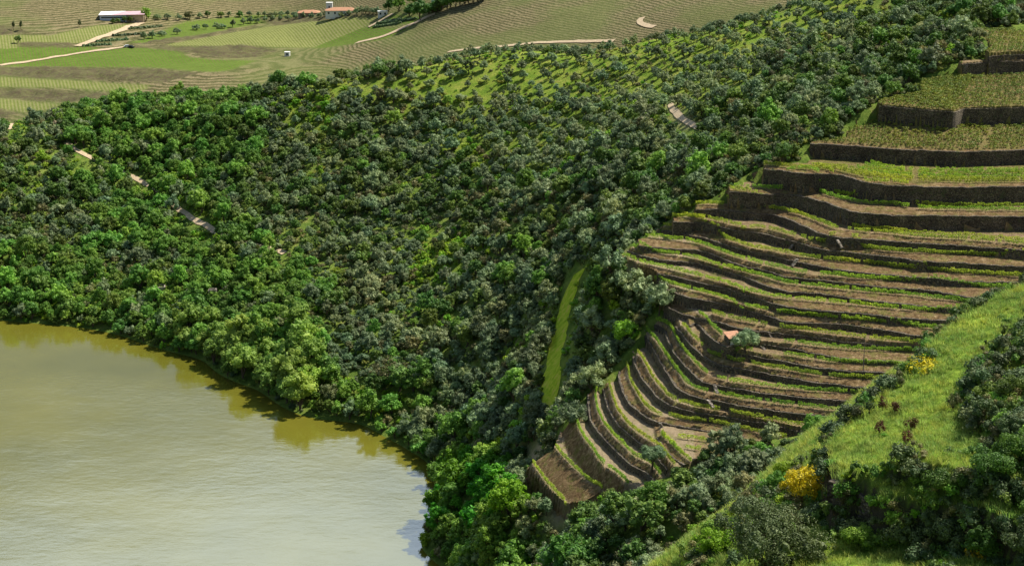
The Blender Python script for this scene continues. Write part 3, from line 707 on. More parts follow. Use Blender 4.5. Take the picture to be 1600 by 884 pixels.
# ------------------------------------------------------------------ terrace walls, vine rows
ORD = ['topmost', 'second', 'third', 'fourth', 'fifth', 'sixth', 'seventh', 'eighth', 'ninth', 'tenth', 'eleventh', 'twelfth', 'thirteenth', 'fourteenth', 'fifteenth', 'sixteenth',
       'seventeenth', 'eighteenth', 'nineteenth', 'twentieth', 'twenty-first', 'twenty-second', 'twenty-third', 'twenty-fourth', 'twenty-fifth', 'twenty-sixth', 'twenty-seventh', 'lowest']
def wall_mesh(P, name, lab, out=1, foot=None, thick=.75, group='dry stone walls of the terraces', mat=None):
    P = resample(P, step=.8); n = len(P)
    d = np.gradient(P[:, :2], axis=0); d /= np.linalg.norm(d, axis=1)[:, None]+1e-9
    o = np.stack([d[:, 1], -d[:, 0]], -1)                # downhill side
    s = np.arange(n)*.8
    j = (fbm(s, s*0+P[0, 0], 2.3, 41)-.5)*.5; jt = (fbm(s, s*0+P[0, 1], 1.6, 43)-.5)*.55
    if foot is None:
        fz = np.minimum(vsample(P[:, 0]+o[:, 0]*1.1, P[:, 1]+o[:, 1]*1.1), vsample(P[:, 0]+o[:, 0]*1.6, P[:, 1]+o[:, 1]*1.6))-.3
    else: fz = foot(P[:, 0]+o[:, 0]*.9, P[:, 1]+o[:, 1]*.9)-.3
    fz = np.minimum(fz, P[:, 2]-.25)
    V = []; Fc = []
    K = 6
    for i in range(n):
        top = P[i, 2]+.12+jt[i]
        prof = [(.42+j[i]*.6, fz[i]), (.34+j[i], fz[i]+.4*(top-fz[i])), (.26+j[i], top-.04), (.2+j[i], top), (-thick+.2, top-.02), (-thick+.2, fz[i])]
        for a, z in prof: V.append((P[i, 0]+o[i, 0]*a, P[i, 1]+o[i, 1]*a, z))
    for i in range(n-1):
        for k in range(K): Fc.append((i*K+k, (i+1)*K+k, (i+1)*K+(k+1) % K, i*K+(k+1) % K))
    Fc.append(tuple(range(K))[::-1]); Fc.append(tuple((n-1)*K+k for k in range(K)))
    ob = mesh_obj(name, V, Fc, mat or M['stone'])
    return tag(ob, lab, 'stone wall', group, kind='thing')
wi = 0
for t in T:
    if not t['wall']: continue
    w = t['W3']; ins = [inpoly(np.array([p[0]]), np.array([p[1]]), VBd)[0] for p in w]
    w = w[np.array(ins)]
    if len(w) < 4: continue
    wall_mesh(w, 'terrace_wall', 'long dry stone wall holding the %s terrace of the vineyard' % ORD[wi] if wi else 'short dry stone wall holding the topmost terrace of the vineyard'); wi += 1

def leaf_quads(C, Nn, size, seed=0, up=.0):
    """one bent leaf face per centre, turned about the normal"""
    r = np.random.default_rng(seed); n = len(C)
    Nn = Nn/(np.linalg.norm(Nn, axis=1)[:, None]+1e-9)
    a = np.cross(Nn, r.normal(size=(n, 3))); a /= np.linalg.norm(a, axis=1)[:, None]+1e-9
    b = np.cross(Nn, a); s = size*r.uniform(.6, 1.35, n)[:, None]
    V = np.stack([C-a*s*.5-b*s*.35, C+a*s*.5-b*s*.28, C+a*s*.42+b*s*.4+Nn*s*.15, C-a*s*.45+b*s*.33], 1).reshape(-1, 3)
    return V, (np.arange(n*4).reshape(-1, 4))
# a single vine: trunk and shoots (template arrays)
def vine_template(seed, h=1.3, w=.95, n=42, leaf=.23):
    r = np.random.default_rng(seed)
    C = np.stack([r.uniform(-w/2, w/2, n), r.normal(0, .13, n), r.uniform(.35, h, n)**1.0], -1)
    Nn = r.normal(size=(n, 3))+[0, 0, .5]
    V, Fc = leaf_quads(C, Nn, leaf, seed)
    # upright shoots
    k = 10
    for q in range(k):
        x = r.uniform(-w/2, w/2); y = r.normal(0, .08); z = h*.8; dx = r.normal(0, .08)
        V = np.vstack([V, [[x-.05, y, z], [x+.05, y, z], [x+dx+.03, y, z+r.uniform(.25, .5)], [x+dx-.03, y, z+.2]]])
        Fc = np.vstack([Fc, [[len(V)-4, len(V)-3, len(V)-2, len(V)-1]]])
    # stem
    b = len(V)
    V = np.vstack([V, [[-.04, 0, -.1], [.04, 0, -.1], [.05, .02, .55], [-.03, .02, .55], [0, -.04, -.1], [0, .05, -.1], [0.02, .05, .55], [0.02, -.04, .55]]])
    Fc = np.vstack([Fc, [[b, b+1, b+2, b+3], [b+4, b+5, b+6, b+7]]])
    return V, Fc
VT_ = [vine_template(s) for s in range(8)]
pm = MB(); pm.tube([(0, 0, -.3), (0, 0, .9), (.01, 0, 1.75)], [.05, .045, .04], 5)
POST = None
def vine_row(P, lab, mat=None, gaps=(), posts=True, step=.85, sc=1.0, group='vine rows along the terraces', h=1.0):
    global POST
    P = resample(P, step=step); n = len(P)
    if n < 3: return None
    d = np.gradient(P[:, :2], axis=0); ang = np.arctan2(d[:, 1], d[:, 0])
    Vs = []; Fs = []; c = 0
    base = P[0].copy()
    pxs, pys = proj(P[:, 0], P[:, 1], P[:, 2])
    for i in range(n):
        if random.random() < .05: continue
        if any(g[0] < pxs[i] < g[1] for g in gaps): continue
        V, Fc = VT_[random.randrange(8)]
        s = sc*random.uniform(.75, 1.12); a = ang[i]+(math.pi if random.random() < .5 else 0)
        ca, sa = math.cos(a), math.sin(a); R = np.array([[ca, -sa, 0], [sa, ca, 0], [0, 0, 1]])
        Vs.append((V*[1, 1, s*h])@R.T+P[i]-base); Fs.append(Fc+c); c += len(V)
    if not Vs: return None
    root = empty('vine_row', tuple(base)); tag(root, lab, 'vine row', group)
    mesh_obj('foliage', np.vstack(Vs), np.vstack(Fs), mat or M['vine'], root)
    if posts:
        for i in range(2, n, 7):
            if any(g[0] < pxs[i] < g[1] for g in gaps): continue
            if POST is None: o = pm.build('post', M['post'], root); POST = o.data
            else: o = link(bpy.data.objects.new('post', POST), root)
            o.location = tuple(P[i]-base); o.rotation_euler = (random.gauss(0, .04), random.gauss(0, .04), 0); o.scale = (1, 1, random.uniform(.85, 1.1))
    return root
def offset_up(P, dist):
    d = np.gradient(P[:, :2], axis=0); d /= np.linalg.norm(d, axis=1)[:, None]+1e-9
    Q = P.copy(); Q[:, 0] += -d[:, 1]*dist; Q[:, 1] += d[:, 0]*dist; return Q
GAPS = {'B': [(1426, 1436)], 'C': [(1418, 1432)], 'D': [(1308, 1324)], 'E': [(1138, 1141), (1246, 1250), (1308, 1330)], 'F': [(1281, 1288)], 'G': [(1261, 1279)], 'H': [(1247, 1251)], 'I': [(1235, 1243)],
        'J': [(1198, 1214)], 'K': [(1040, 1112), (1196, 1220)], 'L': [(1128, 1224)], 'M': [(1176, 1226)], 'N': [(1098, 1107), (1162, 1173)], 'O': [(1106, 1122)], 'P': [(1104, 1117)], 'Q': [(1122, 1139)], 'S': [(1032, 1042)]}
ri = 0
for t in T:
    for k, off in enumerate(t['rows']):
        P = offset_up(t['R3'], off)
        if t['name'] == 'C' and k == 1: P = P[P[:, 0] > np.ravel(at_z(1268, 297, 91))[0]]
        if t['name'] == 'D' and k == 1: P = P[P[:, 0] > np.ravel(at_z(1325, 355, 86))[0]]
        if t['name'] == 'B' and k > 0: P = P[P[:, 0] > np.ravel(at_z([1200, 1275, 1335, 1345, 1350, 1356][min(k, 5)], 265, 95))[0]]
        m_ = np.array([inpoly(np.array([p[0]]), np.array([p[1]]), VBd)[0] and p[0] < 170 for p in P])
        P = P[m_]
        if len(P) < 4: continue
        P = resample(P, step=.85); P[:, 2] = vsample(P[:, 0], P[:, 1])-.02
        Wn = {'B': 'bright green', 'C': 'green'}.get(t['name'], 'low green')
        idx = [q['name'] for q in T].index(t['name'])
        lab = '%s vine row at the edge of the %s terrace of the vineyard' % (Wn, ORD[idx]) if k == 0 else '%s vine row, %s row in from the edge of the %s terrace' % (Wn, ORD[k], ORD[idx])
        vine_row(P, lab, gaps=GAPS.get(t['name'], ()), mat=M['vine'], h=1.0 if t['name'] != 'B' else 1.1); ri += 1
# low goblet vines on the upper open fields
gob = []
for t, spc in (('A', 1.15), ('U2', 1.15), ('U0', 1.2)):
    i = [q['name'] for q in T].index(t); R = T[i]['R3']
    up = T[i-1]['W3'] if i > 0 else None
    for off in np.arange(.7, 34, spc*1.05):
        P = offset_up(R, off); P = resample(P, step=spc)
        P[:, :2] += rng.normal(0, .16, (len(P), 2))
        ok = inpoly(P[:, 0], P[:, 1], VBd) & (P[:, 0] < 172)
        if up is not None:
            pts = [tuple(p[:2]) for p in up]
            ok &= ~inpoly(P[:, 0], P[:, 1]+.8, pts+[(400, pts[-1][1]), (400, 700), (pts[0][0], 700)])
        pts = [tuple(p[:2]) for p in R]
        ok &= inpoly(P[:, 0], P[:, 1]-.4, pts+[(400, pts[-1][1]), (400, 700), (pts[0][0], 700)])
        qx, qy = proj(P[:, 0], P[:, 1], vsample(P[:, 0], P[:, 1]))
        d = dist_pl(qx, qy, [(1530, 236), (1542, 215), (1556, 194)]); ok &= d > 3
        d = dist_pl(qx, qy, [(1400, 195), (1450, 200)]); ok &= (d > 6) | (rng.random(len(P)) < .5)
        ok &= rng.random(len(P)) > .08
        for p in P[ok]: gob.append((p[0], p[1], float(vsample(p[0], p[1]))))
gob.sort(key=lambda p: p[1])

# ------------------------------------------------------------------ scatter as one object: points with instances
def scatter(name, pts, protos, label, tilt=0.0):
    """pts: (x, y, z, rot, scale, which)"""
    me = bpy.data.meshes.new(name); me.from_pydata([p[:3] for p in pts], [], [])
    for nm, k in (('rot', 3), ('scl', 4)):
        a = me.attributes.new(nm, 'FLOAT', 'POINT'); a.data.foreach_set('value', [float(p[k]) for p in pts])
    a = me.attributes.new('which', 'INT', 'POINT'); a.data.foreach_set('value', [int(p[5]) for p in pts])
    ob = link(bpy.data.objects.new(name, me)); tag(ob, label, kind='stuff')
    ng = bpy.data.node_groups.new(name+'_scatter', 'GeometryNodeTree')
    ng.interface.new_socket('Geometry', in_out='INPUT', socket_type='NodeSocketGeometry')
    ng.interface.new_socket('Geometry', in_out='OUTPUT', socket_type='NodeSocketGeometry')
    gi = ng.nodes.new('NodeGroupInput'); go = ng.nodes.new('NodeGroupOutput')
    jn = ng.nodes.new('GeometryNodeJoinGeometry')
    for p in reversed(protos):
        oi = ng.nodes.new('GeometryNodeObjectInfo'); oi.inputs['Object'].default_value = p; oi.inputs['As Instance'].default_value = True
        ng.links.new(oi.outputs['Geometry'], jn.inputs[0])
    ip = ng.nodes.new('GeometryNodeInstanceOnPoints'); ip.inputs['Pick Instance'].default_value = True
    def at(n, ty):
        x = ng.nodes.new('GeometryNodeInputNamedAttribute'); x.data_type = ty; x.inputs['Name'].default_value = n; return x.outputs['Attribute']
    cx = ng.nodes.new('ShaderNodeCombineXYZ'); ng.links.new(at('rot', 'FLOAT'), cx.inputs[2])
    e2r = ng.nodes.new('FunctionNodeEulerToRotation'); ng.links.new(cx.outputs[0], e2r.inputs[0])
    ng.links.new(e2r.outputs[0], ip.inputs['Rotation']); ng.links.new(at('scl', 'FLOAT'), ip.inputs['Scale']); ng.links.new(at('which', 'INT'), ip.inputs['Instance Index'])
    ng.links.new(gi.outputs[0], ip.inputs['Points']); ng.links.new(jn.outputs[0], ip.inputs['Instance']); ng.links.new(ip.outputs[0], go.inputs[0])
    md_ = ob.modifiers.new('scatter', 'NODES'); md_.node_group = ng
    return ob

# ------------------------------------------------------------------ trees
def ico(sub=1):
    import bmesh
    bm = bmesh.new(); bmesh.ops.create_icosphere(bm, subdivisions=sub, radius=1)
    V = np.array([v.co[:] for v in bm.verts]); Fc = np.array([[v.index for v in f.verts] for f in bm.faces]); bm.free(); return V, Fc
ICO = ico(2)
def crown(seed, w, h, base, nb, leaf, per, br=.34, flat=.75, core=.62, jitter=.9, spiky=0):
    """w width, h total height, base crown underside; nb leaf clusters of per leaves"""
    r = np.random.default_rng(seed); rx = w/2; rz = (h-base)/2; cz = base+rz
    B = []; ax_, ay_ = r.uniform(.8, 1.2), r.uniform(.8, 1.2); ox, oy = r.uniform(-.18, .18, 2)*rx
    for k in range(nb):
        if r.random() < .10: continue
        ph = k*2.39996+r.uniform(-.4, .4); u = 1-1.55*(k+.5)/nb
        rr = math.sqrt(max(0, 1-u*u)); kk = r.uniform(.38, .98)
        B.append((rr*math.cos(ph)*rx*kk*ax_+ox*max(u, 0), rr*math.sin(ph)*rx*kk*ay_+oy*max(u, 0), cz+u*rz*kk*(1 if u > 0 else .7), rx*br*r.choice([.6, .8, 1, 1.25, 1.5])))
    Vs = []; Fs = []; c = 0; CT = []; NT = []
    for (x, y, z, q) in B:
        V = ICO[0].copy(); dsp = 1+.22*r.normal(size=(len(V), 1)); V = V*dsp*q*core*[1, 1, flat+.1]+[x, y, z]
        Vs.append(V); Fs += (ICO[1]+c).tolist(); c += len(V)
        n = int(per*r.uniform(.7, 1.3))
        d = r.normal(size=(n, 3)); d[:, 2] = d[:, 2]*.9+.35; d /= np.linalg.norm(d, axis=1)[:, None]
        rad = q*(.72+.36*r.random(n)[:, None]**.6)
        if spiky: rad *= 1+spiky*np.abs(r.normal(size=(n, 1)))
        CT.append(d*rad*[1, 1, flat+.12]+[x, y, z]); NT.append(d+r.normal(size=(n, 3))*jitter*.55)
    CT = np.vstack(CT); NT = np.vstack(NT)
    V, Fq = leaf_quads(CT, NT, leaf, seed)
    Vs.append(V); Fs += (Fq+c).tolist()
    return np.vstack(Vs), Fs, B
def trunk_mb(seed, h, base, r0, B, lean=.1, nl=4):
    r = random.Random(seed); mb = MB()
    tx, ty = r.uniform(-lean, lean)*h, r.uniform(-lean, lean)*h
    mb.tube([(0, 0, -.6), (0, 0, 0), (tx*.4, ty*.4, base*.7), (tx*.7, ty*.7, base+.2*(h-base)), (tx, ty, base+.45*(h-base))], [r0*1.5, r0*1.15, r0*.9, r0*.65, r0*.3], 6)
    for b in r.sample(B, min(nl, len(B))):
        mb.tube([(tx*.5, ty*.5, base*.8), ((tx*.5+b[0])/2, (ty*.5+b[1])/2, base*.5+b[2]*.45), (b[0]*.9, b[1]*.9, b[2])], [r0*.55, r0*.4, r0*.15], 5)
    return mb
KINDS = {  # w, h, base, clusters, leaf, per-cluster, material, radius of blob, variants
    'olive':  dict(w=5.0, h=4.4, base=.2, nb=26, leaf=.27, per=40, mat='olive', br=.30, n=8, cat='olive tree', name='olive_tree'),
    'oak':    dict(w=5.4, h=5.0, base=.1, nb=30, leaf=.32, per=34, mat='oak', br=.27, n=8, cat='oak tree', name='oak_tree'),
    'broad':  dict(w=5.6, h=6.0, base=.2, nb=32, leaf=.34, per=36, mat='broad', br=.27, n=8, cat='leafy tree', name='leafy_tree'),
    'willow': dict(w=8.0, h=8.5, base=.2, nb=30, leaf=.42, per=52, mat='willow', br=.29, n=3, cat='willow', name='willow_tree'),
    'lush':   dict(w=8.0, h=8.5, base=.4, nb=36, leaf=.42, per=52, mat='lush', br=.26, n=3, cat='leafy tree', name='dense_leafy_tree'),
    'bush':   dict(w=3.0, h=2.1, base=-.3, nb=11, leaf=.26, per=26, mat='lime', br=.36, n=4, cat='bush', name='bright_bush'),
    'scrub':  dict(w=3.6, h=2.8, base=-.2, nb=13, leaf=.26, per=28, mat='dark', br=.34, n=4, cat='shrub', name='dark_shrub'),
    'dry':    dict(w=4.2, h=3.6, base=.1, nb=15, leaf=.20, per=46, mat='brown', br=.34, n=3, cat='shrub', name='dry_shrub'),
    'broom':  dict(w=2.6, h=2.0, base=-.1, nb=12, leaf=.16, per=50, mat='yellow', br=.36, n=2, cat='broom bush', name='yellow_broom_bush'),
}
PROTO = {}
for kn, K_ in KINDS.items():
    PROTO[kn] = []
    for v in range(K_['n']):
        r = random.Random(v*31+len(kn)); w = K_['w']*r.uniform(.82, 1.2); h = K_['h']*r.uniform(.78, 1.3)
        V, Fc, B = crown(v*13+sum(map(ord, kn)), w, h, K_['base'], K_['nb'], K_['leaf'], K_['per'], K_['br'], core=.55 if kn == 'dry' else .66)
        cm = bpy.data.meshes.new('crown'); cm.from_pydata(V.tolist(), [], Fc); cm.materials.append(M[K_['mat']]); cm.update()
        tb = trunk_mb(v, h, max(.6, K_['base']+.6), .05*w**.9, B); tm = bpy.data.meshes.new('trunk'); tm.from_pydata(tb.V, [], tb.F); tm.materials.append(M['bark']); tm.update()
        nV = len(V)
        wm = bpy.data.meshes.new(K_['name']); wm.from_pydata(V.tolist()+tb.V, [], Fc+[tuple(i+nV for i in f) for f in tb.F])
        wm.materials.append(M[K_['mat']]); wm.materials.append(M['bark'])
        wm.polygons.foreach_set('material_index', [0]*len(Fc)+[1]*len(tb.F)); wm.update()
        PROTO[kn].append(dict(crown=cm, trunk=tm, whole=wm, w=w, h=h))
def plant(kn, p, s, rz, label, group, parts=False, v=None):
    v = random.randrange(len(PROTO[kn])) if v is None else v; pr = PROTO[kn][v]; K_ = KINDS[kn]
    if parts:
        o = empty(K_['name'], p, rz, s)
        link(bpy.data.objects.new('crown', pr['crown']), o); link(bpy.data.objects.new('trunk', pr['trunk']), o)
    else:
        o = link(bpy.data.objects.new(K_['name'], pr['whole'])); o.location = p; o.rotation_euler = (0, 0, rz); o.scale = (s, s, s*random.uniform(.9, 1.1))
    return tag(o, label, K_['cat'], group)
# candidate positions on the hillside, dart throwing
random.seed(11)
cells = {}
def free(x, y, r):
    i, j = int(x//3), int(y//3); k = int(r//3)+1
    for a in range(i-k, i+k+1):
        for b in range(j-k, j+k+1):
            for (u, v, q) in cells.get((a, b), ()):
                if (u-x)**2+(v-y)**2 < ((r+q)*.5)**2: return False
    return True
trees = []; under = []
NC = 120000
cxy = np.c_[rng.uniform(-310, 260, NC), rng.uniform(290, 900, NC)]
lim = (np.abs(cxy[:, 0]) < cxy[:, 1]*.2867+26); cxy = cxy[lim]
# orchard olives on the meadow stand in loose rows
gu, gv = np.meshgrid(np.arange(-60, 60)*7.6, np.arange(0, 90)*9.0); ca_, sa_ = math.cos(.22), math.sin(.22)
orx = (gu*ca_-gv*sa_+60).ravel(); ory = (gu*sa_+gv*ca_+420).ravel()
orx = orx+rng.normal(0, .75, len(orx)); ory = ory+rng.normal(0, .9, len(ory))
oz = hill_z(orx, ory); oqx, oqy = proj(orx, ory, oz)
om = np.array([KM[int(min(max(b//40, 0), 22))][int(min(max(a//40, 0), 39))] in 'mq' or (b < 110 and 560 < a < 1330) for a, b in zip(oqx, oqy)]) & (oqy > -60) & (rng.random(len(orx)) > .10)
orch = np.stack([orx, ory], -1)[om]; NOR = len(orch)
ei = rng.integers(0, 44, 5000); et = rng.random(5000)[:, None]; eb = VBd[ei]+(VBd[ei+1]-VBd[ei])*et
cxy = np.vstack([orch, eb+rng.uniform(-1, 1, (5000, 2))*7, cxy])
cz = hill_z(cxy[:, 0], cxy[:, 1]); cpx, cpy = proj(cxy[:, 0], cxy[:, 1], cz)
iv = inpoly(cxy[:, 0], cxy[:, 1], VBd); db = dist_pl(cxy[:, 0], cxy[:, 1], np.vstack([VBd, VBd[:1]]))
dp = np.minimum(dist_pl(cxy[:, 0], cxy[:, 1], PATH1), dist_pl(cxy[:, 0], cxy[:, 1], PATH2))
cs = np.hypot(hill_z(cxy[:, 0]+2, cxy[:, 1])-cz, hill_z(cxy[:, 0], cxy[:, 1]+2)-cz)/2
lawn = inpoly(cpx, cpy, LAWN) | inpoly(cpx, cpy, LAWN2)
LC = [(906, 424), (893, 445), (884, 480), (874, 520), (866, 560), (858, 590), (860, 615), (855, 640)]
lawn_below = np.zeros(len(cxy), bool)
for k_ in (0, 8, 16, 24, 32): lawn_below |= (dist_pl(cpx, cpy-k_, LC) < (15 if k_ < 20 else 12)) | (dist_pl(cpx-15, cpy, LC) < 16)
for k_ in (0, 7, 14, 21, 28):
    for pc, w_ in (([(278, 326), (300, 343), (322, 354), (345, 364)], 10), ([(208, 277), (222, 281), (236, 287)], 7), ([(118, 234), (130, 240), (142, 246)], 7), ([(16, 202), (40, 192)], 6), ([(1047, 160), (1052, 174), (1066, 188), (1086, 196)], 8), ([(438, 394), (448, 396)], 5)):
        lawn_below |= dist_pl(cpx, cpy-k_, pc) < w_
bare = np.zeros(len(cxy), bool)
for p in BARE: bare |= inpoly(cpx, cpy, p) | inpoly(cpx, cpy-14, p)
ridge_ok = cpy > -60
fine = fbm(cxy[:, 0], cxy[:, 1], 16, 57)
meado = fbm(cxy[:, 0], cxy[:, 1], 26, 51)
def reg(px, py):
    if py < 130 and px > 1240: return 'on the dark wooded slope above the vineyard'
    if py < 190 and px > 560: return 'on the grassy slope under the ridge'
    if px < 420 and py > 380: return 'in the leafy belt above the river bend'
    if px < 480: return 'in the woods along the slanting track'
    if px < 840 and py > 640: return 'on the near river bank'
    if px > 860 and py < 420: return 'on the slope left of the upper vineyard'
    if px > 840 and py < 700: return 'between the grass strip and the vineyard'
    if py > 700: return 'in the scrubby hollow below the vineyard'
    return 'on the wooded slope in the middle of the hillside'
LMK = [('the white pump house on the far slope', 449, 120), ('the left end of the ridge', 60, 180), ('the upper bend of the slanting track', 130, 240), ('the middle of the slanting track', 225, 282), ('the wide pale end of the slanting track', 315, 350), ('the small roofless ruin', 250, 462),
       ('the pale gable', 333, 452), ('the pale willow clump by the water', 400, 560), ('the big half-bare tree', 600, 560), ('the river inlet under the woods', 560, 650), ('the dark lush trees at the river corner', 750, 745), ('the bottom edge of the woods', 760, 850), ('the top of the bright grass strip', 895, 430),
       ('the foot of the bright grass strip', 858, 630), ('the tip of the vineyard track', 955, 400), ('the round lime green tree', 976, 510), ('the lowest terrace corner', 850, 760), ('the curved lower terraces', 905, 630), ('the short bend of pale track', 1065, 180), ('the grassy ridge meadow', 760, 100),
       ('the middle of the ridge meadow', 950, 100), ('the bushy right end of the ridge meadow', 1150, 90), ('the upper corner of the vineyard', 1225, 240), ('the topmost stone walls', 1470, 60), ('the open goblet vine fields', 1400, 120), ('the yellow broom', 1150, 740), ('the lone round olive on the bare trunk', 1010, 780), ('the lime bushes in mid slope', 620, 400),
       ('the yellowish clearing near the ridge', 460, 170), ('the sunny gap in mid slope', 720, 250), ('the dark wood left of the upper terraces', 1060, 300), ('the brown scrub in mid slope', 820, 340), ('the river bank at the left edge', 60, 470)]
ORDN = ['nearest', 'second', 'third', 'fourth', 'fifth', 'sixth', 'seventh', 'eighth', 'ninth', 'tenth', 'eleventh', 'twelfth', 'thirteenth', 'fourteenth', 'fifteenth', 'sixteenth', 'seventeenth', 'eighteenth', 'nineteenth', 'twentieth']
ORDN += ['twenty-'+w for w in ('first', 'second', 'third', 'fourth', 'fifth', 'sixth', 'seventh', 'eighth', 'ninth')]+['thirtieth']+['thirty-'+w for w in ('first', 'second', 'third', 'fourth', 'fifth', 'sixth', 'seventh', 'eighth', 'ninth')]
def place_label(items):
    """items: (px, py, noun); gives each its own wording by landmark, side and order of distance"""
    out = [None]*len(items); G_ = {}
    for i, (a, b, noun) in enumerate(items):
        j = min(range(len(LMK)), key=lambda q: math.hypot(LMK[q][1]-a, (LMK[q][2]-b)*1.4)); dx, dy = a-LMK[j][1], (b-LMK[j][2])*1.4
        side = ('right of' if dx > 0 else 'left of') if abs(dx) > abs(dy) else ('below' if dy > 0 else 'above')
        G_.setdefault((noun, j, side), []).append((math.hypot(dx, dy), i))
    for (noun, j, side), L in G_.items():
        for n, (_, i) in enumerate(sorted(L)): out[i] = '%s %s %s %s' % (ORDN[min(n, len(ORDN)-1)], noun, side, LMK[j][0])
    return out
VIS = {True: 0}
for i in range(len(cxy)):
    x, y = cxy[i]; z = cz[i]
    if z > 1 and not iv[i] and not lawn[i] and not bare[i] and lawn_below[i] and dp[i] > 1.9 and dist_pl(cpx[i:i+1], cpy[i:i+1], LC)[0] > 10 and random.random() < .35: under.append((x, y, z, 'g', cpx[i], cpy[i]))
    if z < .25 or iv[i] or db[i] < 1.6 or dp[i] < .9 or lawn[i] or lawn_below[i] or bare[i] or not ridge_ok[i]: continue
    px_, py_ = cpx[i], cpy[i]
    if px_ > 1060 and py_ > 860: continue
    # keep the tracks in view: nothing tall just below them on the picture side
    if False and dp[i] < 9 and py_ > 0 and random.random() < .75:
        q = PATH1[np.argmin(np.hypot(PATH1[:, 0]-x, PATH1[:, 1]-y))]
        if q[1] > y and 190 < px_ < 350: continue
    k = kind_at(min(max(px_, 0), 1599), min(max(py_, 0), 883))
    if k in '.t': k = 'm' if (py_ < 110 and px_ > 560) else 'd' if py_ < 300 else ('o' if db[i] < 12 else 'g')
    r = random.random()
    def pick(*a):
        acc = 0
        for kn, pr in a:
            acc += pr
            if r < acc: return kn
        return a[-1][0]
    kn = {'o': lambda: pick(('olive', .68), ('oak', .12), ('broad', .04), ('scrub', .08), ('bush', .04), ('dry', .04)),
          'd': lambda: pick(('olive', .34), ('oak', .36), ('broad', .06), ('scrub', .16), ('dry', .08)),
          'g': lambda: pick(('broad', .62), ('oak', .16), ('olive', .14), ('bush', .08)),
          'm': lambda: pick(('olive', .8), ('scrub', .12), ('oak', .08)),
          'q': lambda: pick(('olive', .82), ('oak', .1), ('bush', .08)),
          'b': lambda: pick(('oak', .34), ('dry', .2), ('olive', .26), ('scrub', .16), ('bush', .04)),
          'y': lambda: pick(('bush', .55), ('olive', .15), ('oak', .2), ('dry', .1)),
          'w': lambda: pick(('willow', .8), ('broad', .2)),
          'G': lambda: pick(('lush', .85), ('broad', .15)),
          's': lambda: pick(('dry', .3), ('broad', .3), ('bush', .2), ('olive', .2))}[k]()
    if i < NOR: kn = 'olive'
    elif k == 'm': kn = random.choice(['scrub', 'bush', 'scrub', 'dry']); 
    s = random.uniform(.5, 1.0) if random.random() < .7 else random.uniform(1.0, 1.6)
    if i < NOR: s = random.uniform(.62, .98)
    elif k == 'm': s = random.uniform(.3, .7)
    if kn == 'willow': s *= 1.05
    if k in 'odgqb' and meado[i] > .66 and kn in ('olive', 'oak') and random.random() < .5: kn = 'bush'
    wdt = KINDS[kn]['w']*s
    gap = {'m': 1.75, 'q': 1.0, 'o': .70, 'b': .72, 'w': .5, 'd': .66}.get(k, .62)
    if i < NOR: gap = .5
    elif k == 'm' and meado[i] < .52: gap = 4.5
    if False: pass
    if k in 'odqby' and fine[i] > .60: gap *= 1.75
    rr = wdt*gap/(1+cs[i]**2)**.5
    if db[i] < wdt*.5 and kn not in ('bush', 'scrub'): continue
    if not free(x, y, rr):
        if len(under) < 26000 and random.random() < .42: under.append((x, y, z, k, px_, py_))
        continue
    cells.setdefault((int(x//3), int(y//3)), []).append((x, y, rr))
    trees.append((kn, x, y, z, s, random.uniform(0, 6.28), px_, py_, KINDS[kn]['w']*s/y))
print('trees', len(trees), 'under', len(under))
seen = lambda t: -15 < t[6] < 1615 and -10 < t[7] < 900 and not (t[6] > 1290 and t[7] > 640)
for kn in KINDS:
    L = sorted([t for t in trees if t[0] == kn], key=lambda t: (not seen(t), -t[8]))
    adj = {'olive': 'rounded grey-green olive tree', 'oak': 'dark green oak', 'broad': 'bright green leafy tree', 'willow': 'pale yellow-green willow', 'lush': 'large deep green tree',
           'bush': 'low lime green bush', 'scrub': 'low dark shrub', 'dry': 'brownish half-bare shrub', 'broom': 'yellow broom bush'}[kn]
    labs = place_label([(t[6], t[7], adj) for t in L[:290]])
    for j, t in enumerate(L[:290]):
        if not seen(t): rest0 = j; break
        rg = reg(t[6], t[7])
        plant(kn, (t[1], t[2], t[3]-.15), t[4], t[5], labs[j], KINDS[kn]['cat']+'s '+rg, parts=(t[8] > .0118 and kn in ('olive', 'broad', 'willow', 'lush', 'oak')))
    else: rest0 = min(290, len(L))
    rest = L[rest0:]
    if rest:
        pr = []
        for v, P_ in enumerate(PROTO[kn]):       # real trees of the wood, far outside the picture's edge, serve as the sources
            o = plant(kn, (-330-9*v, 760+9*sorted(KINDS).index(kn), float(hill_z(np.array([-330.]), np.array([760.]))[0])), 1, 0, (KINDS[kn]['name'].replace('_', ' ')+' beyond the left edge, %s in its line' % ORDN[v]), KINDS[kn]['cat']+'s beyond the left edge', v=v); pr.append(o)
        scatter({'olive': 'olive_wood', 'oak': 'oak_wood', 'broad': 'leafy_wood', 'bush': 'bright_undergrowth', 'scrub': 'dark_scrub', 'dry': 'dry_scrub', 'willow': 'willow_wood', 'lush': 'lush_wood'}.get(kn, kn+'_wood'),
                [(t[1], t[2], t[3]-.15, t[5], t[4], random.randrange(len(pr))) for t in rest], pr, 'mass of small %ss covering the hillside' % KINDS[kn]['cat'])
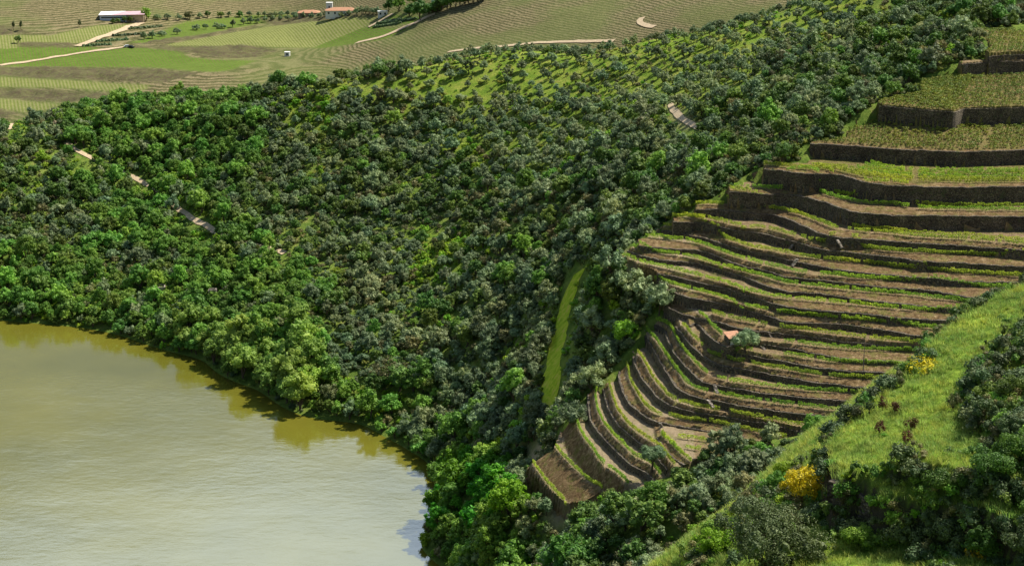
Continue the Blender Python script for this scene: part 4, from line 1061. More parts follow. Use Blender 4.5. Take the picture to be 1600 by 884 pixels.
# low undergrowth between the trees: one mass
up_ = []
UP = []
for nm, mt, sd in (('undergrowth_plant', 'dark', 1), ('undergrowth_plant', 'lime', 2), ('undergrowth_plant', 'brown', 8), ('undergrowth_plant', 'oak', 4), ('undergrowth_plant', 'vine2', 5)):
    V, Fc, B = crown(sd*7, 1.9, 1.1, -.3, 7, .22, 20, .5)
    o = mesh_obj(nm, V, Fc, M[mt]); o.location = (-330-4*sd, 700, float(hill_z(np.array([-330.]), np.array([700.]))[0])); tag(o, '%s low shrub in the line beyond the left edge' % ORDN[sd], 'shrub', 'low shrubs beyond the left edge'); UP.append(o)
for (x, y, z, k, a, b) in under:
    w = {'m': [4, 1, 4, 2, 4], 'q': [1, 4, 4, 3], 'g': [3, 1, 3], 'y': [1, 1, 4], 'b': [2, 2, 0, 3]}.get(k, [0, 3, 2, 0, 3, 4])
    if k == 'm' and random.random() < .82: continue
    if k == 'q' and random.random() < .6: continue
    up_.append((x, y, z-.05, random.uniform(0, 6.28), random.uniform(.5, 1.5), random.choice(w)))
scatter('undergrowth', up_, UP, 'low scrub filling the gaps between the hillside trees')
# ------------------------------------------------------------------ goblet vines
gV = []; gF = []; c = 0
_V, _F = leaf_quads(np.random.default_rng(5).normal(0, 1, (26, 3))*[.22, .22, .14]+[0, 0, .55], np.random.default_rng(6).normal(size=(26, 3))+[0, 0, .8], .26, 3)
gm = bpy.data.meshes.new('vine_plant')
_tb = MB(); _tb.tube([(0, 0, -.2), (.03, 0, .2), (0, .02, .5)], [.07, .06, .04], 5)
gm.from_pydata(_V.tolist()+_tb.V, [], _F.tolist()+[tuple(i+len(_V) for i in f) for f in _tb.F]); gm.materials.append(M['vine2']); gm.materials.append(M['bark'])
gm.polygons.foreach_set('material_index', [0]*len(_F)+[1]*len(_tb.F)); gm.update()
gp = None
for j, p in enumerate(gob[:280]):
    o = link(bpy.data.objects.new('vine_plant', gm)); o.location = (p[0], p[1], p[2]-.03); o.rotation_euler = (0, 0, random.uniform(0, 6)); s = random.uniform(.75, 1.35); o.scale = (s, s, s)
    tag(o, 'small goblet vine in the open field just above the tall stone wall', 'vine plant', 'goblet vines of the upper fields'); gp = gp or o
scatter('vine_plants', [(p[0], p[1], p[2]-.03, random.uniform(0, 6), random.uniform(.75, 1.35), 0) for p in gob[280:]], [gp], 'goblet vines covering the upper open fields')

# ------------------------------------------------------------------ near slope on the right
NEARC = []
def n3(px, py, z): NEARC.append(tuple(np.ravel(at_z(px, py, z))))
NP = [(1075,884,151.3),(1100,840,151.8),(1150,790,153.0),(1215,748,154.0),(1150,884,153.4),(1200,850,154.8),(1255,790,155.3),(1290,830,156.4),(1300,884,156.6),(1250,884,156),
      (1400,860,157),(1400,884,157.2),(1500,884,157.6),(1600,884,158),(1268,735,154.6),(1350,628,156.8),(1430,580,156.4),(1480,538,156.5),(1560,516,155.8),(1660,478,156.0),(1400,690,157),(1500,690,157.3),(1600,690,158),(1600,800,158.2),(1400,780,157.4),(1700,700,158.5),
      (1300,1000,160),(1100,980,156),(1600,1000,161),(1800,884,160),(900,1100,156)]
for p in NP: n3(*p)
EDGE = [(1075,884,151.3),(1100,840,151.8),(1150,790,153.0),(1215,748,154.0),(1268,735,154.6),(1350,628,156.8),(1430,580,156.4),(1480,538,156.5),(1560,516,155.8),(1660,478,156.0)]
ed = [np.ravel(at_z(*p)) for p in EDGE]
for k, q in enumerate(ed):
    a = ed[max(k-1, 0)]; b = ed[min(k+1, len(ed)-1)]; d = (b-a)[:2]; d /= np.linalg.norm(d); nr = np.array([-d[1], d[0]])
    NEARC.append((q[0]+nr[0]*4, q[1]+nr[1]*4, q[2]-2.6)); NEARC.append((q[0]+nr[0]*14, q[1]+nr[1]*14, q[2]-15)); NEARC.append((q[0]+nr[0]*60, q[1]+nr[1]*60, q[2]-70))
NEARC += [(-10, 60, 150), (0, 20, 180), (30, 20, 183), (60, 40, 172), (0, -20, 194), (40, -20, 194), (-30, 20, 172), (-40, 80, 115), (-20, 110, 110), (100, 20, 180), (100, 60, 168), (100, 110, 164), (100, 160, 130)]
NEARC = np.array(NEARC)
NT = tps_fit(NEARC[:, :2], NEARC[:, 2], .01)
PLAT = [(1272,676,159),(1280,705,159.4),(1300,738,159.8),(1335,748,159.9),(1370,774,159.9),(1425,778,160),(1500,792,160.3),(1560,815,160.5),(1720,850,161)]
PLTOP = [(1800,600,161),(1700,440,161),(1600,468,160.6),(1560,488,160),(1500,520,159.4),(1470,535,159.2),(1440,558,159),(1424,574,158.9),(1440,588,158.9),(1415,596,158.9),(1350,622,158.9),(1300,655,158.9)]
pl = at_z(*np.array(PLAT+PLTOP).T)[:, :2]
RB = at_z(*np.array([(1640,790,161),(1590,740,161),(1560,700,161),(1520,665,160.5),(1505,620,160.3),(1530,600,160.2),(1562,580,160.4),(1600,560,160.6),(1660,545,161),(1760,530,161),(1800,800,162)]).T)[:, :2]
L2 = at_z(*np.array([(1300,830,157),(1350,815,157),(1420,835,157),(1500,850,157.5),(1600,872,158),(1760,900,158),(1760,800,158),(1420,795,158),(1300,790,157.5)]).T)[:, :2]
def near_z(x, y):
    x = np.asarray(x, float); y = np.asarray(y, float)
    z = tps_eval(NT, x, y)
    z = z+(fbm(x, y, 7, 61)-.5)*1.3+(fbm(x, y, 1.8, 62)-.5)*.4
    d = dist_pl(x, y, np.vstack([pl, pl[:1]])); i = inpoly(x, y, pl); d = np.where(i, d, -d)
    z = z+2.6*sstep(-.15, .75, d+(fbm(x, y, 2.5, 63)-.5)*.8)
    d = dist_pl(x, y, np.vstack([RB, RB[:1]])); i = inpoly(x, y, RB); d = np.where(i, d, -d)
    z = z+1.3*sstep(-.6, 1.4, d+(fbm(x, y, 3, 64)-.5)*1.4)
    d = dist_pl(x, y, np.vstack([L2, L2[:1]])); i = inpoly(x, y, L2); d = np.where(i, d, -d)
    z = z+1.5*sstep(-.3, .9, d+(fbm(x, y, 3, 65)-.5)*1.0)
    return z
X, Y = grid(-30, 95, 360, 50, 175, 360)
Z = near_z(X, Y)
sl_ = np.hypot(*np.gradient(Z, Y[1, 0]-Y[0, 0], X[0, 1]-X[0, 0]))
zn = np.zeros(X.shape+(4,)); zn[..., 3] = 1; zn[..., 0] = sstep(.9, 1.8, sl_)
keep_ = Z > hill_z(X, Y)-3
nh = mesh_obj('near_hill_ground', np.stack([X, Y, Z], -1).reshape(-1, 3), grid_faces(360, 360, keep_), M['near'], smooth=True, attrs={'zone': zn.reshape(-1, 4)})
tag(nh, 'near grassy hill dropping away at the right', kind='structure')
X2, Y2 = grid(-60, 140, 60, -40, 50, 40); Z2 = tps_eval(NT, X2, Y2)
tag(mesh_obj('camera_hill_ground', np.stack([X2, Y2, Z2-.2], -1).reshape(-1, 3), grid_faces(40, 60), M['near'], smooth=True, attrs={'zone': np.tile([0, 0, 0, 1.], (2400, 1))}), 'slope below the viewpoint', kind='structure')
# grass tufts: one mass
def tuft(seed, n=16, h=.5, spread=.22, w=.03, mat='grass', lean=.8):
    r = np.random.default_rng(seed); V = []; Fc = []
    for k in range(n):
        a = r.uniform(0, 6.28); b = r.uniform(0, 6.28); q = spread*r.random()**.5; hh = h*r.uniform(.5, 1.2); l = lean*hh*r.uniform(.2, 1)
        x, y = q*math.cos(a), q*math.sin(a); wx, wy = w*math.cos(b), w*math.sin(b); c = len(V)
        V += [(x-wx, y-wy, -.05), (x+wx, y+wy, -.05), (x+wx*.7+l*.5*math.cos(a), y+wy*.7+l*.5*math.sin(a), hh*.6), (x-wx*.7+l*.5*math.cos(a), y-wy*.7+l*.5*math.sin(a), hh*.6), (x+l*1.3*math.cos(a), y+l*1.3*math.sin(a), hh)]
        Fc += [(c, c+1, c+2, c+3), (c+3, c+2, c+4)]
    return V, Fc
def src(name, V, Fc, mat, k, lab='grass tuft out of sight on the slope behind the viewpoint', cat='grass tuft'):
    lab = ORDN[k]+' '+lab; o = mesh_obj(name, V, Fc, mat); x, y = 60+k*1.5, -25.; o.location = (x, y, float(tps_eval(NT, np.array([x]), np.array([y]))[0])-.2)
    return tag(o, lab, cat, cat+'s behind the viewpoint')
TU = [src('grass_tuft', *tuft(s, 26, .26+.07*s, .34, .022), M['grass'], s) for s in range(4)]
pts = []
NG = 80000
gx = rng.uniform(-2, 75, NG); gy = rng.uniform(70, 160, NG)
gz = near_z(gx, gy); e = .5
gs_ = np.hypot((near_z(gx+e, gy)-gz)/e, (near_z(gx, gy+e)-gz)/e)
qx, qy = proj(gx, gy, gz)
wgt = np.where(gs_ < 1.1, 1, .25)*(qx > 1000)*(qx < 1680)*(qy < 930)
pn = fbm(gx, gy, 5, 71)
ok = (rng.random(NG) < wgt)
for x, y, z, s, sl1 in zip(gx[ok], gy[ok], gz[ok], pn[ok], gs_[ok]):
    pts.append((x, y, z-.02, random.uniform(0, 6.3), random.uniform(.45, .95)*(.55+.9*s), random.randrange(4)))
scatter('meadow_grass', pts, TU, 'thick bright grass over the near slope')
# low leafy ground cover in the near slope's shaded banks
def near_pt(px, py): return xyz_on(px, py, near_z, 60, 175, 700)
GCV = []
for k, (mt, sd, w, h, nb, leaf, per) in enumerate([('dark', 3, 1.3, .9, 8, .10, 60), ('oak', 5, 1.2, .8, 8, .10, 60), ('broad', 7, 1.1, .6, 7, .10, 60), ('brown', 9, 1.0, .9, 7, .07, 60), ('lime', 11, .9, .5, 6, .09, 50)]):
    V, Fc, B = crown(sd, w, h, -.2, nb, leaf, per, .4, core=.6); GCV.append(src('ground_shrub', V, Fc, M[mt], 8+k, 'small leafy shrub out of sight behind the viewpoint', 'shrub'))
pts = []
NG = 26000
gx = rng.uniform(-2, 75, NG); gy = rng.uniform(70, 160, NG); gz = near_z(gx, gy)
gs_ = np.hypot((near_z(gx+e, gy)-gz)/e, (near_z(gx, gy+e)-gz)/e); qx, qy = proj(gx, gy, gz)
pn = fbm(gx, gy, 6, 81)
inRB = inpoly(gx, gy, RB); lowl = (~inpoly(gx, gy, pl))
wgt = np.where(gs_ > .9, .95, 0)+np.where(pn > .60, .08, 0)+np.where(inRB, .8, 0)+np.where(lowl & (qx < 1290) & (pn > .42), .62, 0)+np.where(lowl & (qx >= 1290) & (pn > .47), .28, 0)
wgt *= (qx > 1000)*(qx < 1700)*(qy < 940)
beyond = inpoly(gx, gy, [tuple(q[:2]) for q in ed]+[(200, 400), (-100, 300), (-100, ed[0][1])]); wgt = wgt*~beyond
bott = (qy > 800) & (qx > 1290); wgt = wgt+bott*.12*(pn > .45)
ok = rng.random(NG) < wgt
for x, y, z, sl1, a in zip(gx[ok], gy[ok], gz[ok], gs_[ok], inRB[ok]):
    pts.append((x, y, z-.1, random.uniform(0, 6.3), random.uniform(.5, 1.25)*(1.05 if a else 1), random.choices(range(5), [4, 4, 2, 1.5, 1] if (a or sl1 > 1) else [2, 2, 4, 1.5, 4])[0]))
scatter('bank_undergrowth', pts, GCV, 'dark leafy scrub over the near banks')
# individual near shrubs
def near_shrub(kn_lab, name, cat, px, py, w, h, mat, label, group=None, nb=12, leaf=.07, per=90, br=.33, base=0, seed=1, core=.5, spiky=0, flat=.8, trunk=False):
    V, Fc, B = crown(seed, w, h, base, nb, leaf, per, br, core=core, spiky=spiky, flat=flat)
    p = near_pt(px, py); o = empty(name, tuple(p-[0, 0, .05]), random.uniform(0, 6.3)); tag(o, label, cat, group)
    mesh_obj('foliage', V, Fc, mat, o); tb = trunk_mb(seed, h, max(.15, base+.1*h), .03*w+.01, B, nl=5); mesh_obj('trunk', tb.V, tb.F, M['bark'], o)
    return o
near_shrub('b', 'yellow_broom_bush', 'broom bush', 1255, 786, 2.7, 2.3, M['yellow'], 'round broom bush covered in bright yellow flowers', nb=22, leaf=.10, per=130, br=.30, seed=4, core=.45)
rs = [(1358,648,.75,1.1,'tallest dark green upright shrub of the clump on the crest of the grass'),(1340,652,.8,.7,'grey twiggy shrub left of the upright clump on the grass'),(1378,642,.75,.95,'reddish brown upright shrub right of the tallest one on the grass'),(1398,646,.7,.9,'rusty upright shrub at the right end of the clump on the grass'),
      (1360,626,.5,.8,'thin dark shrub standing behind the clump on the grass crest'),(1345,617,.55,.5,'dark round shrub at the edge of the crest above the vineyard'),(1316,632,.8,.9,'brown shrub poking over the crest below the lowest vine rows'),
      (1374,678,.7,1.0,'dark red shrub alone on the open grass, the higher of two'),(1416,696,.7,.95,'rust red shrub alone on the open grass, the lower of two'),(1424,672,.8,.9,'rusty shrub leaning over the upper of the two on the right of the meadow'),
      (1408,603,.5,.7,'thin brown shrub below the small stone wall'),(1490,640,.9,1.2,'brown upright shrub at the foot of the dark bank'),(1165,792,.9,1.5,'dark brown upright shrub on the left crest of the green slope'),(1180,800,1.0,1.4,'olive brown bushy shrub beside the dark upright one'),
      (1272,730,.8,1.1,'reddish shrub in the notch beside the grass terrace edge'),(1250,728,.9,1.0,'dark shrub left of the notch at the terrace edge'),(1318,790,1.0,1.3,'olive brown shrub below the overgrown wall')]
for k, (px, py, w, h, lab) in enumerate(rs):
    mt = M['rust'] if 'r' in lab.split()[0] and ('red' in lab or 'rust' in lab) else (M['brown'] if 'brown' in lab or 'grey' in lab else M['dark'])
    near_shrub('s', 'upright_shrub', 'shrub', px, py, w, h, mt, lab, 'upright shrubs of the near slope', nb=9, leaf=.055, per=80, br=.36, seed=20+k, core=.35, spiky=.25, flat=1.5)
for k, (px, py, w, h, mt, lab) in enumerate([(1200,896,5.6,4.2,'dark','big grey-green olive tree crown at the bottom edge of the picture'),(1030,850,3.6,3.4,'broad','bright green bushy tree beside the dark cleft at the bottom'),
        (1580,620,2.4,1.4,'oak','large dark bush on the shaded bank at the right edge'),(1592,690,2.6,1.5,'dark','dark tangled bush half way down the shaded right bank'),(1548,655,2.2,1.3,'dark','dark bush at the foot of the shaded right bank'),(1612,540,1.8,1.0,'oak','dark bush crowning the bank at the right edge'),
        (1595,720,3.0,1.6,'broad','leafy green bramble bush at the right edge'),(1555,740,2.6,1.2,'oak','bramble clump right of the meadow'),(1480,760,2.4,1.0,'oak','bramble clump along the meadow lip'),
        (1480,850,3.0,1.6,'dark','dark bramble bush under the overgrown wall'),(1410,850,2.6,1.5,'dark','brown green bush under the middle of the overgrown wall'),(1540,868,2.4,1.6,'oak','leafy dark bush near the bottom right corner'),(1600,860,2.6,1.6,'dark','dark bush at the bottom right corner'),
        (1340,850,2.2,1.2,'broad','green bush at the left end of the lower bank'),(1215,770,1.8,1.3,'broad','green bush left of the yellow broom'),(1225,745,1.8,1.2,'lime','lime green bush above the yellow broom'),
        (1120,860,2.4,1.4,'lime','low lime bush on the left slope at the bottom'),(1240,850,2.2,1.1,'broad','green bush right of the big olive crown')]):
    if px == 1030:
        continue
    near_shrub('s', 'olive_tree' if px == 1200 else 'leafy_bush', 'olive tree' if px == 1200 else 'bush', px, py, w, h, M[mt], lab, None, nb=44 if w > 5 else 30 if w > 3 else 22, leaf=.09, per=420 if w > 5 else 220, br=.25, seed=50+k, core=.4)
near_shrub('b', 'yellow_broom_bush', 'broom bush', 1525, 872, 1.6, .9, M['yellow'], 'small yellow flowering bush near the bottom right corner', nb=9, leaf=.06, per=60, br=.34, seed=90, core=.3)
near_shrub('b', 'yellow_broom_bush', 'broom bush', 1445, 576, 2.8, .42, M['yellow'], 'low ochre yellow patch of broom on the crest by the small stone wall', nb=12, leaf=.08, per=60, br=.3, seed=91, core=.4)
for k, (x, y, w, h) in enumerate([(41, 88, 8, 13), (43, 96, 9, 14), (44.5, 105, 9, 15), (46, 113, 9, 15), (49, 122, 9, 15), (51, 131, 8, 14), (53, 142, 9, 14), (38.5, 79, 8, 12)]):  # out-of-view oaks added to throw shade on the right of the near slope
    V, Fc, B = crown(400+k, w, h, 1.5, 34, .34, 60, .27, core=.7); o = empty('oak_tree', (x, y, float(near_z(np.array([x]), np.array([y]))[0])-.3)); tag(o, ORDN[k]+' tall unseen oak in the line added beyond the right edge', 'oak tree', 'unseen oaks added to shade the near slope from the right')
    mesh_obj('crown', V, Fc, M['oak'], o); tb = trunk_mb(k, h, 2.5, .3, B, nl=6); mesh_obj('trunk', tb.V, tb.F, M['bark'], o)
# walls of the near slope
def near_wall(pts, lab, mat='stone', h=None, top=.1):
    P = at_z(*np.array(pts, float).T); P = P.copy(); P[:, 2] += top
    return wall_mesh(smooth_pl(resample(P, step=.5), 1), 'retaining_wall', lab, foot=near_z, thick=.6, group=None)
near_wall([(1296,742,159.2),(1335,752,159.2),(1366,776,159.2)], 'overgrown dry stone wall in shade under the meadow lip', top=-.45)
near_wall([(1420,574,158.9),(1438,578,158.9),(1455,584,158.9)], 'short dark stone wall at the crest beside the yellow patch', top=.35)

# ------------------------------------------------------------------ things in the vineyard
def ground_any(x, y): return float(vsample(x, y))
hp = at_z(1146, 541, 64.84).ravel(); a0 = .5
hut = empty('stone_hut', (hp[0], hp[1]+1.6, 64.44), .35); tag(hut, 'small stone hut with terracotta roof among the terraces', 'hut')
mb = MB(); mb.box((0, 0, 1.2), (3.4, 2.8, 2.7)); mb.build('wall', M['stone'], hut)
mb = MB(); mb.add([(-1.9, -1.65, 2.4), (1.9, -1.65, 2.4), (1.9, 1.6, 3.2), (-1.9, 1.6, 3.2), (-1.9, -1.65, 2.55), (1.9, -1.65, 2.55), (1.9, 1.6, 3.36), (-1.9, 1.6, 3.36)], [(0, 3, 2, 1), (4, 5, 6, 7), (0, 1, 5, 4), (1, 2, 6, 5), (2, 3, 7, 6), (3, 0, 4, 7)]).build('roof', M['tile'], hut)
mb = MB(); mb.box((-.8, -1.44, .95), (1.1, .08, 1.7)); d = mb.build('door', M['paint'], hut); d['label'] = 'pale blue grey door panel'
mb = MB(); mb.box((.8, -1.43, 1.5), (.6, .06, .6)); mb.build('window', M['darkglass'], hut)
def big_olive(px, py, z, w, h, lab, seed, base=1.2, mat='olive', nm='olive_tree', cat='olive tree', leaf=.17, nb=30, per=150):
    p = at_z(px, py, z).ravel(); V, Fc, B = crown(seed, w, h, base, nb, leaf, per, .27, core=.6)
    o = empty(nm, tuple(p), 0); tag(o, lab, cat); mesh_obj('crown', V, Fc, M[mat], o)
    tb = trunk_mb(seed, h, base+.5, .28, B, nl=6); mesh_obj('trunk', tb.V, tb.F, M['bark'], o); return o
big_olive(1164, 547, 64.37, 6.8, 4.9, 'wide grey-green olive tree growing against the terracotta roofed hut', 301, .9)
big_olive(1018, 738, 46.49, 5.6, 6.4, 'lone round olive tree on a bare trunk at the foot of the curved terraces', 302, 2.4)
big_olive(1131, 716, 50.48, 8.2, 7.4, 'large spreading olive tree hiding the ends of the lowest rows', 303, .6)
big_olive(1102, 722, 50.12, 3.6, 3.2, 'small round dark bush left of the large spreading olive', 304, .3, 'oak', 'oak_tree', 'oak tree')
def on_hill(px, py): return xyz_on(px, py, hill_z, 300, 950)
def hill_tree(px, py, w, h, mat, lab, seed, nm, cat, base=.3, leaf=.26, nb=26, per=80, core=.6):
    p = on_hill(px, py); V, Fc, B = crown(seed, w, h, base, nb, leaf, per, .28, core=core)
    o = empty(nm, tuple(p-[0, 0, .2]), 0); tag(o, lab, cat); mesh_obj('crown', V, Fc, M[mat], o)
    tb = trunk_mb(seed, h, base+.8, .2, B, nl=6); mesh_obj('trunk', tb.V, tb.F, M['bark'], o); return o
hill_tree(976, 540, 7.6, 7.6, 'lime', 'round bright lime green tree just left of the vineyard tip', 310, 'leafy_tree', 'leafy tree')
hill_tree(600, 600, 11, 9, 'brown', 'large half-bare brownish tree rising among the olives', 311, 'bare_tree', 'tree', leaf=.18, core=.3)
hill_tree(1222, 262, 5.5, 8.5, 'oak', 'tall dark tree at the upper left corner of the vineyard', 312, 'oak_tree', 'oak tree')
hill_tree(1030, 490, 8.5, 8.0, 'olive', 'big olive tree overhanging the track at the vineyard tip', 313, 'olive_tree', 'olive tree')
hill_tree(925, 612, 8.5, 8.0, 'olive', 'big round olive tree beside the lowest bend of the terraces', 314, 'olive_tree', 'olive tree')
hill_tree(895, 668, 7.0, 6.5, 'olive', 'olive tree right of the foot of the grass strip', 315, 'olive_tree', 'olive tree')
hill_tree(733, 115, 4.2, 6.0, 'dark', 'tallest dark tree standing alone on the left of the ridge meadow', 316, 'oak_tree', 'oak tree')
hill_tree(857, 92, 4.6, 6.5, 'oak', 'dark tree pair on the ridge beside the pale track', 317, 'oak_tree', 'oak tree')
for pts_, l_ in (([(1062,685),(1082,688),(1104,692)], 'short vine row on the small inner terrace, the upper one'), ([(1074,701),(1092,705)], 'short vine row on the small inner terrace, the lower one'), ([(1034,680),(1048,694),(1063,709)], 'vine row along the lip of the small inner terrace')):
    q_ = at_z(*np.array(pts_, float).T, [t['zR'] for t in T if t['name'] == 'Z'][0]); q_ = resample(q_, step=.85); q_[:, 2] = vsample(q_[:, 0], q_[:, 1])-.02; vine_row(q_, l_)
# pole
p = at_z(1348, 590, 61.65).ravel(); mb = MB(); mb.tube([(0, 0, -.5), (0, 0, 5), (0, 0, 10.3)], [.13, .11, .08], 7)
o = empty('utility_pole', tuple(p)); tag(o, 'tall thin pole standing on a terrace right of the hut', 'pole'); mb.build('pole', M['post'], o)
mb = MB(); mb.box((0, 0, 9.9), (1.3, .1, .1)); mb.build('crossarm', M['post'], o)
# stone stair flights between terraces
ST = [((1116,601),(1121,615),60,58.6),((1106,625),(1115,637),57.5,56.3),((1031,661),(1037,673),53,51),((1200,496),(1206,506),69,67.6),((1202,520),(1208,531),67,65.6),((1190,541),(1197,550),64.6,63.8),((1180,558),(1190,568),63,62),
      ((1237,417),(1246,405),77.5,79.2),((1308,375),(1316,388),84.5,82.3),((1412,292),(1428,310),94.5,91.5),((1232,392),(1242,378),79.3,81.4)]
nm_ = ['beside the tip of the twelfth rows', 'left of the curved rows', 'at the lowest inner corner', 'above the hut, upper flight', 'above the hut, lower flight', 'right of the hut olive, upper flight', 'right of the hut olive, lower flight', 'on the middle terraces', 'cutting the tall wall right of centre', 'below the bright green field', 'near the bend of the middle rows']
NZ = lambda z: np.interp(z, [49, 53.1, 55.3, 57.5, 59.7, 62, 64.1, 66, 68, 70.3, 72.6, 77, 79.4, 82.5, 86.3, 91.2, 95.3], [47.07, 51.93, 54.53, 57.1, 59.42, 61.86, 64.17, 65.92, 67.91, 70.32, 72.88, 76.87, 79.0, 82.15, 85.16, 89.9, 95.3])
for k, (a, b, za, zb) in enumerate(ST):
    za, zb = float(NZ(za)), float(NZ(zb))
    A = at_z(*a, za).ravel(); B_ = at_z(*b, zb).ravel(); mid = (A+B_)/2; d = (B_-A); L = math.hypot(d[0], d[1]); ang = math.atan2(d[1], d[0])
    o = empty('stone_steps', tuple(A), ang); tag(o, 'pale stone steps '+nm_[k], 'steps', 'stone steps between the terraces')
    mb = MB(); n = 7
    for q in range(n):
        t_ = (q+.5)/n; mb.box((L*t_, 0, d[2]*t_+.1), (L/n+.12, .8, .22))
    mb.build('flight', M['palestone'], o)
# ruins in the woods at the left
def ruin(px, py, w, h, rz, lab, hgt=2.6):
    p = on_hill(px, py); o = empty('ruined_hut', tuple(p), rz); tag(o, lab, 'ruin')
    for (cx, cy, sx, sy) in ((0, -w/2, w, .5), (0, w/2, w, .5), (-w/2, 0, .5, w-.5), (w/2, 0, .5, w-.5)):
        mb = MB(); mb.box((cx, cy, hgt/2-.5), (sx, sy, hgt+random.uniform(-.6, .6))); mb.build('wall', M['palestone'], o)
ruin(250, 466, 4, 3, .2, 'small roofless stone ruin showing through the leafy belt', 5.5)
ruin(333, 474, 2.6, 3, .1, 'narrow pale stone gable between the bright trees', 6.0)
def on_far(px, py): return xyz_on(px, py, far_z, 880, 1600)
P = np.array([on_hill(338, 450), on_hill(352, 449), on_hill(372, 449)]); P[:, 2] += 5.5
0 and wall_mesh(P, 'garden_wall', 'brown stone terrace wall beside the pale gable in the leafy belt', foot=hill_z, group=None, mat=M['palestone'])

# ------------------------------------------------------------------ far buildings
def hip(mb, w, d, z, h, ov=.5, ridge=.5):
    x, y = w/2+ov, d/2+ov; r = w/2*ridge
    return mb.add([(-x, -y, z), (x, -y, z), (x, y, z), (-x, y, z), (-r, 0, z+h), (r, 0, z+h), (-x, -y, z-.2), (x, -y, z-.2), (x, y, z-.2), (-x, y, z-.2)],
                  [(0, 1, 5, 4), (1, 2, 5), (2, 3, 4, 5), (3, 0, 4), (6, 9, 8, 7), (0, 6, 7, 1), (1, 7, 8, 2), (2, 8, 9, 3), (3, 9, 6, 0)])
def house(px, py, w, d, h, rh, rz, lab, wall='white', nm='farmhouse', wins=3, cat='house'):
    p = on_far(px, py); o = empty(nm, tuple(p), rz); tag(o, lab, cat)
    mb = MB(); mb.box((0, 0, h/2-1), (w, d, h+2)); mb.build('wall', M[wall], o)
    if rh: hip(MB(), w, d, h+.05, rh).build('roof', M['tile'], o)
    else: mb = MB(); mb.box((0, 0, h+.15), (w+.3, d+.3, .3)); mb.build('roof', M['white'], o)
    for k in range(wins):
        x = -w/2+w*(k+.5)/wins; mb = MB(); mb.box((x, -d/2-.02, h*.55), (1.1, .12, 1.3)); mb.build('window', M['darkglass'], o)
    return o
house(483, 26, 15, 9, 3.0, 1.6, .05, 'farm building with terracotta roof and grey wall left of the white farmhouse', 'tanwall')
house(534, 24, 21, 8, 3.4, 1.8, .03, 'long white farmhouse with a terracotta roof', 'white', wins=5)
house(515, 19, 4.2, 4, 6.2, 0, .03, 'white square tower at the left end of the long farmhouse', 'white', 'white_tower', 1, 'tower')
house(598, 25, 6, 4, 2.8, 0, .1, 'small flat white shed between the garden hedges and the farmhouse', 'white', 'white_shed', 2, 'shed')
house(449, 88, 3.2, 3, 2.4, 0, 0, 'tiny white pump house alone on the terraced slope', 'white', 'white_shed', 1, 'shed')
house(690, 10, 11, 8, 5, 2.2, -.2, 'white house with orange roof cut by the top edge of the picture', 'white', wins=3)
house(1040, 61, 5, 4, 2.0, 0, 0, 'low white hut behind the bush on the ridge', 'white', 'white_shed', 1, 'shed')
p = on_far(192, 30); o = empty('warehouse', tuple(p), .12); tag(o, 'long warehouse with grey blue front and pink roof', 'warehouse')
mb = MB(); mb.box((0, 0, 1.0), (30, 17, 5.4)); mb.build('wall', M['tanwall'], o)
mb = MB(); mb.box((-5.9, -8.56, 1.0), (18, .15, 5.2)); f = mb.build('front_panel', M['greywall'], o)
mb = MB(); mb.box((-5.9, -8.68, 2.2), (16, .12, .8)); mb.build('window_band', M['darkglass'], f)
mb = MB(); mb.add([(-15.6, -9.2, 3.9), (15.6, -9.2, 4.1), (15.6, 9.2, 4.3), (-15.6, 9.2, 4.1), (-15.6, -9.2, 3.6), (15.6, -9.2, 3.8), (15.6, 9.2, 4.0), (-15.6, 9.2, 3.8)], [(0, 1, 2, 3), (4, 7, 6, 5), (0, 4, 5, 1), (1, 5, 6, 2), (2, 6, 7, 3), (3, 7, 4, 0)]).build('roof', M['pinkroof'], o)
mb = MB(); mb.add([(-15.7, -9.3, 3.95), (-7.5, -9.3, 4.0), (1.5, 9.3, 4.22), (-15.7, 9.3, 4.12), (-15.7, -9.3, 4.1), (-7.5, -9.3, 4.15), (1.5, 9.3, 4.37), (-15.7, 9.3, 4.27)], [(0, 3, 2, 1), (4, 5, 6, 7), (0, 1, 5, 4), (1, 2, 6, 5), (2, 3, 7, 6), (3, 0, 4, 7)]).build('roof_light', M['white'], o)
def car(px, py, mat, lab, rz=0):
    p = on_far(px, py); o = empty('parked_car', tuple(p), rz); tag(o, lab, 'car', None); s = MB()
    s.box((0, 0, .65), (4.3, 1.8, .7)); s.box((-.2, 0, 1.25), (2.5, 1.6, .6), 0, .82); s.build('body', mat, o)
    w = MB(); w.box((-.2, 0, 1.25), (2.3, 1.64, .36), 0, .86); w.build('glass', M['darkglass'], o)
    for x in (-1.35, 1.35):
        for y in (-.85, .85):
            q = MB(); q.tube([(x, y-.12, .33), (x, y+.12, .33)], [.33, .33], 10); q.build('wheel', M['darkglass'], o)
car(199, 74, M['paint'], 'white car parked where the pale tracks meet', .3); car(205, 75, M['darkglass'], 'dark car just right of the white one', -.5)
# tracks on the far slopes
for pts, w, lab in [([(122,73),(140,66),(160,58),(185,49),(205,42),(222,36)], 5, 'pale track climbing to the warehouse'), ([(0,103),(50,96),(110,86),(150,80),(195,74)], 4, 'pale track between the two green fields'),
                    ([(576,43),(588,36),(602,30),(614,22)], 4, 'pale track up to the small shed'), ([(556,68),(585,62),(603,56),(625,46),(655,33),(680,22)], 4.5, 'pale track under the garden plots'),
                    ([(1004,28),(996,34),(1000,39),(1022,43)], 3.2, 'hairpin of pale track on the far terraces'), ([(700,82),(760,75),(830,68),(900,65),(960,64)], 2.6, 'pale strip of track behind the ridge')]:
    ribbon('dirt_track', pts, w, far_z, M['path'], 820, 1500, lab, lift=.35, step=4)
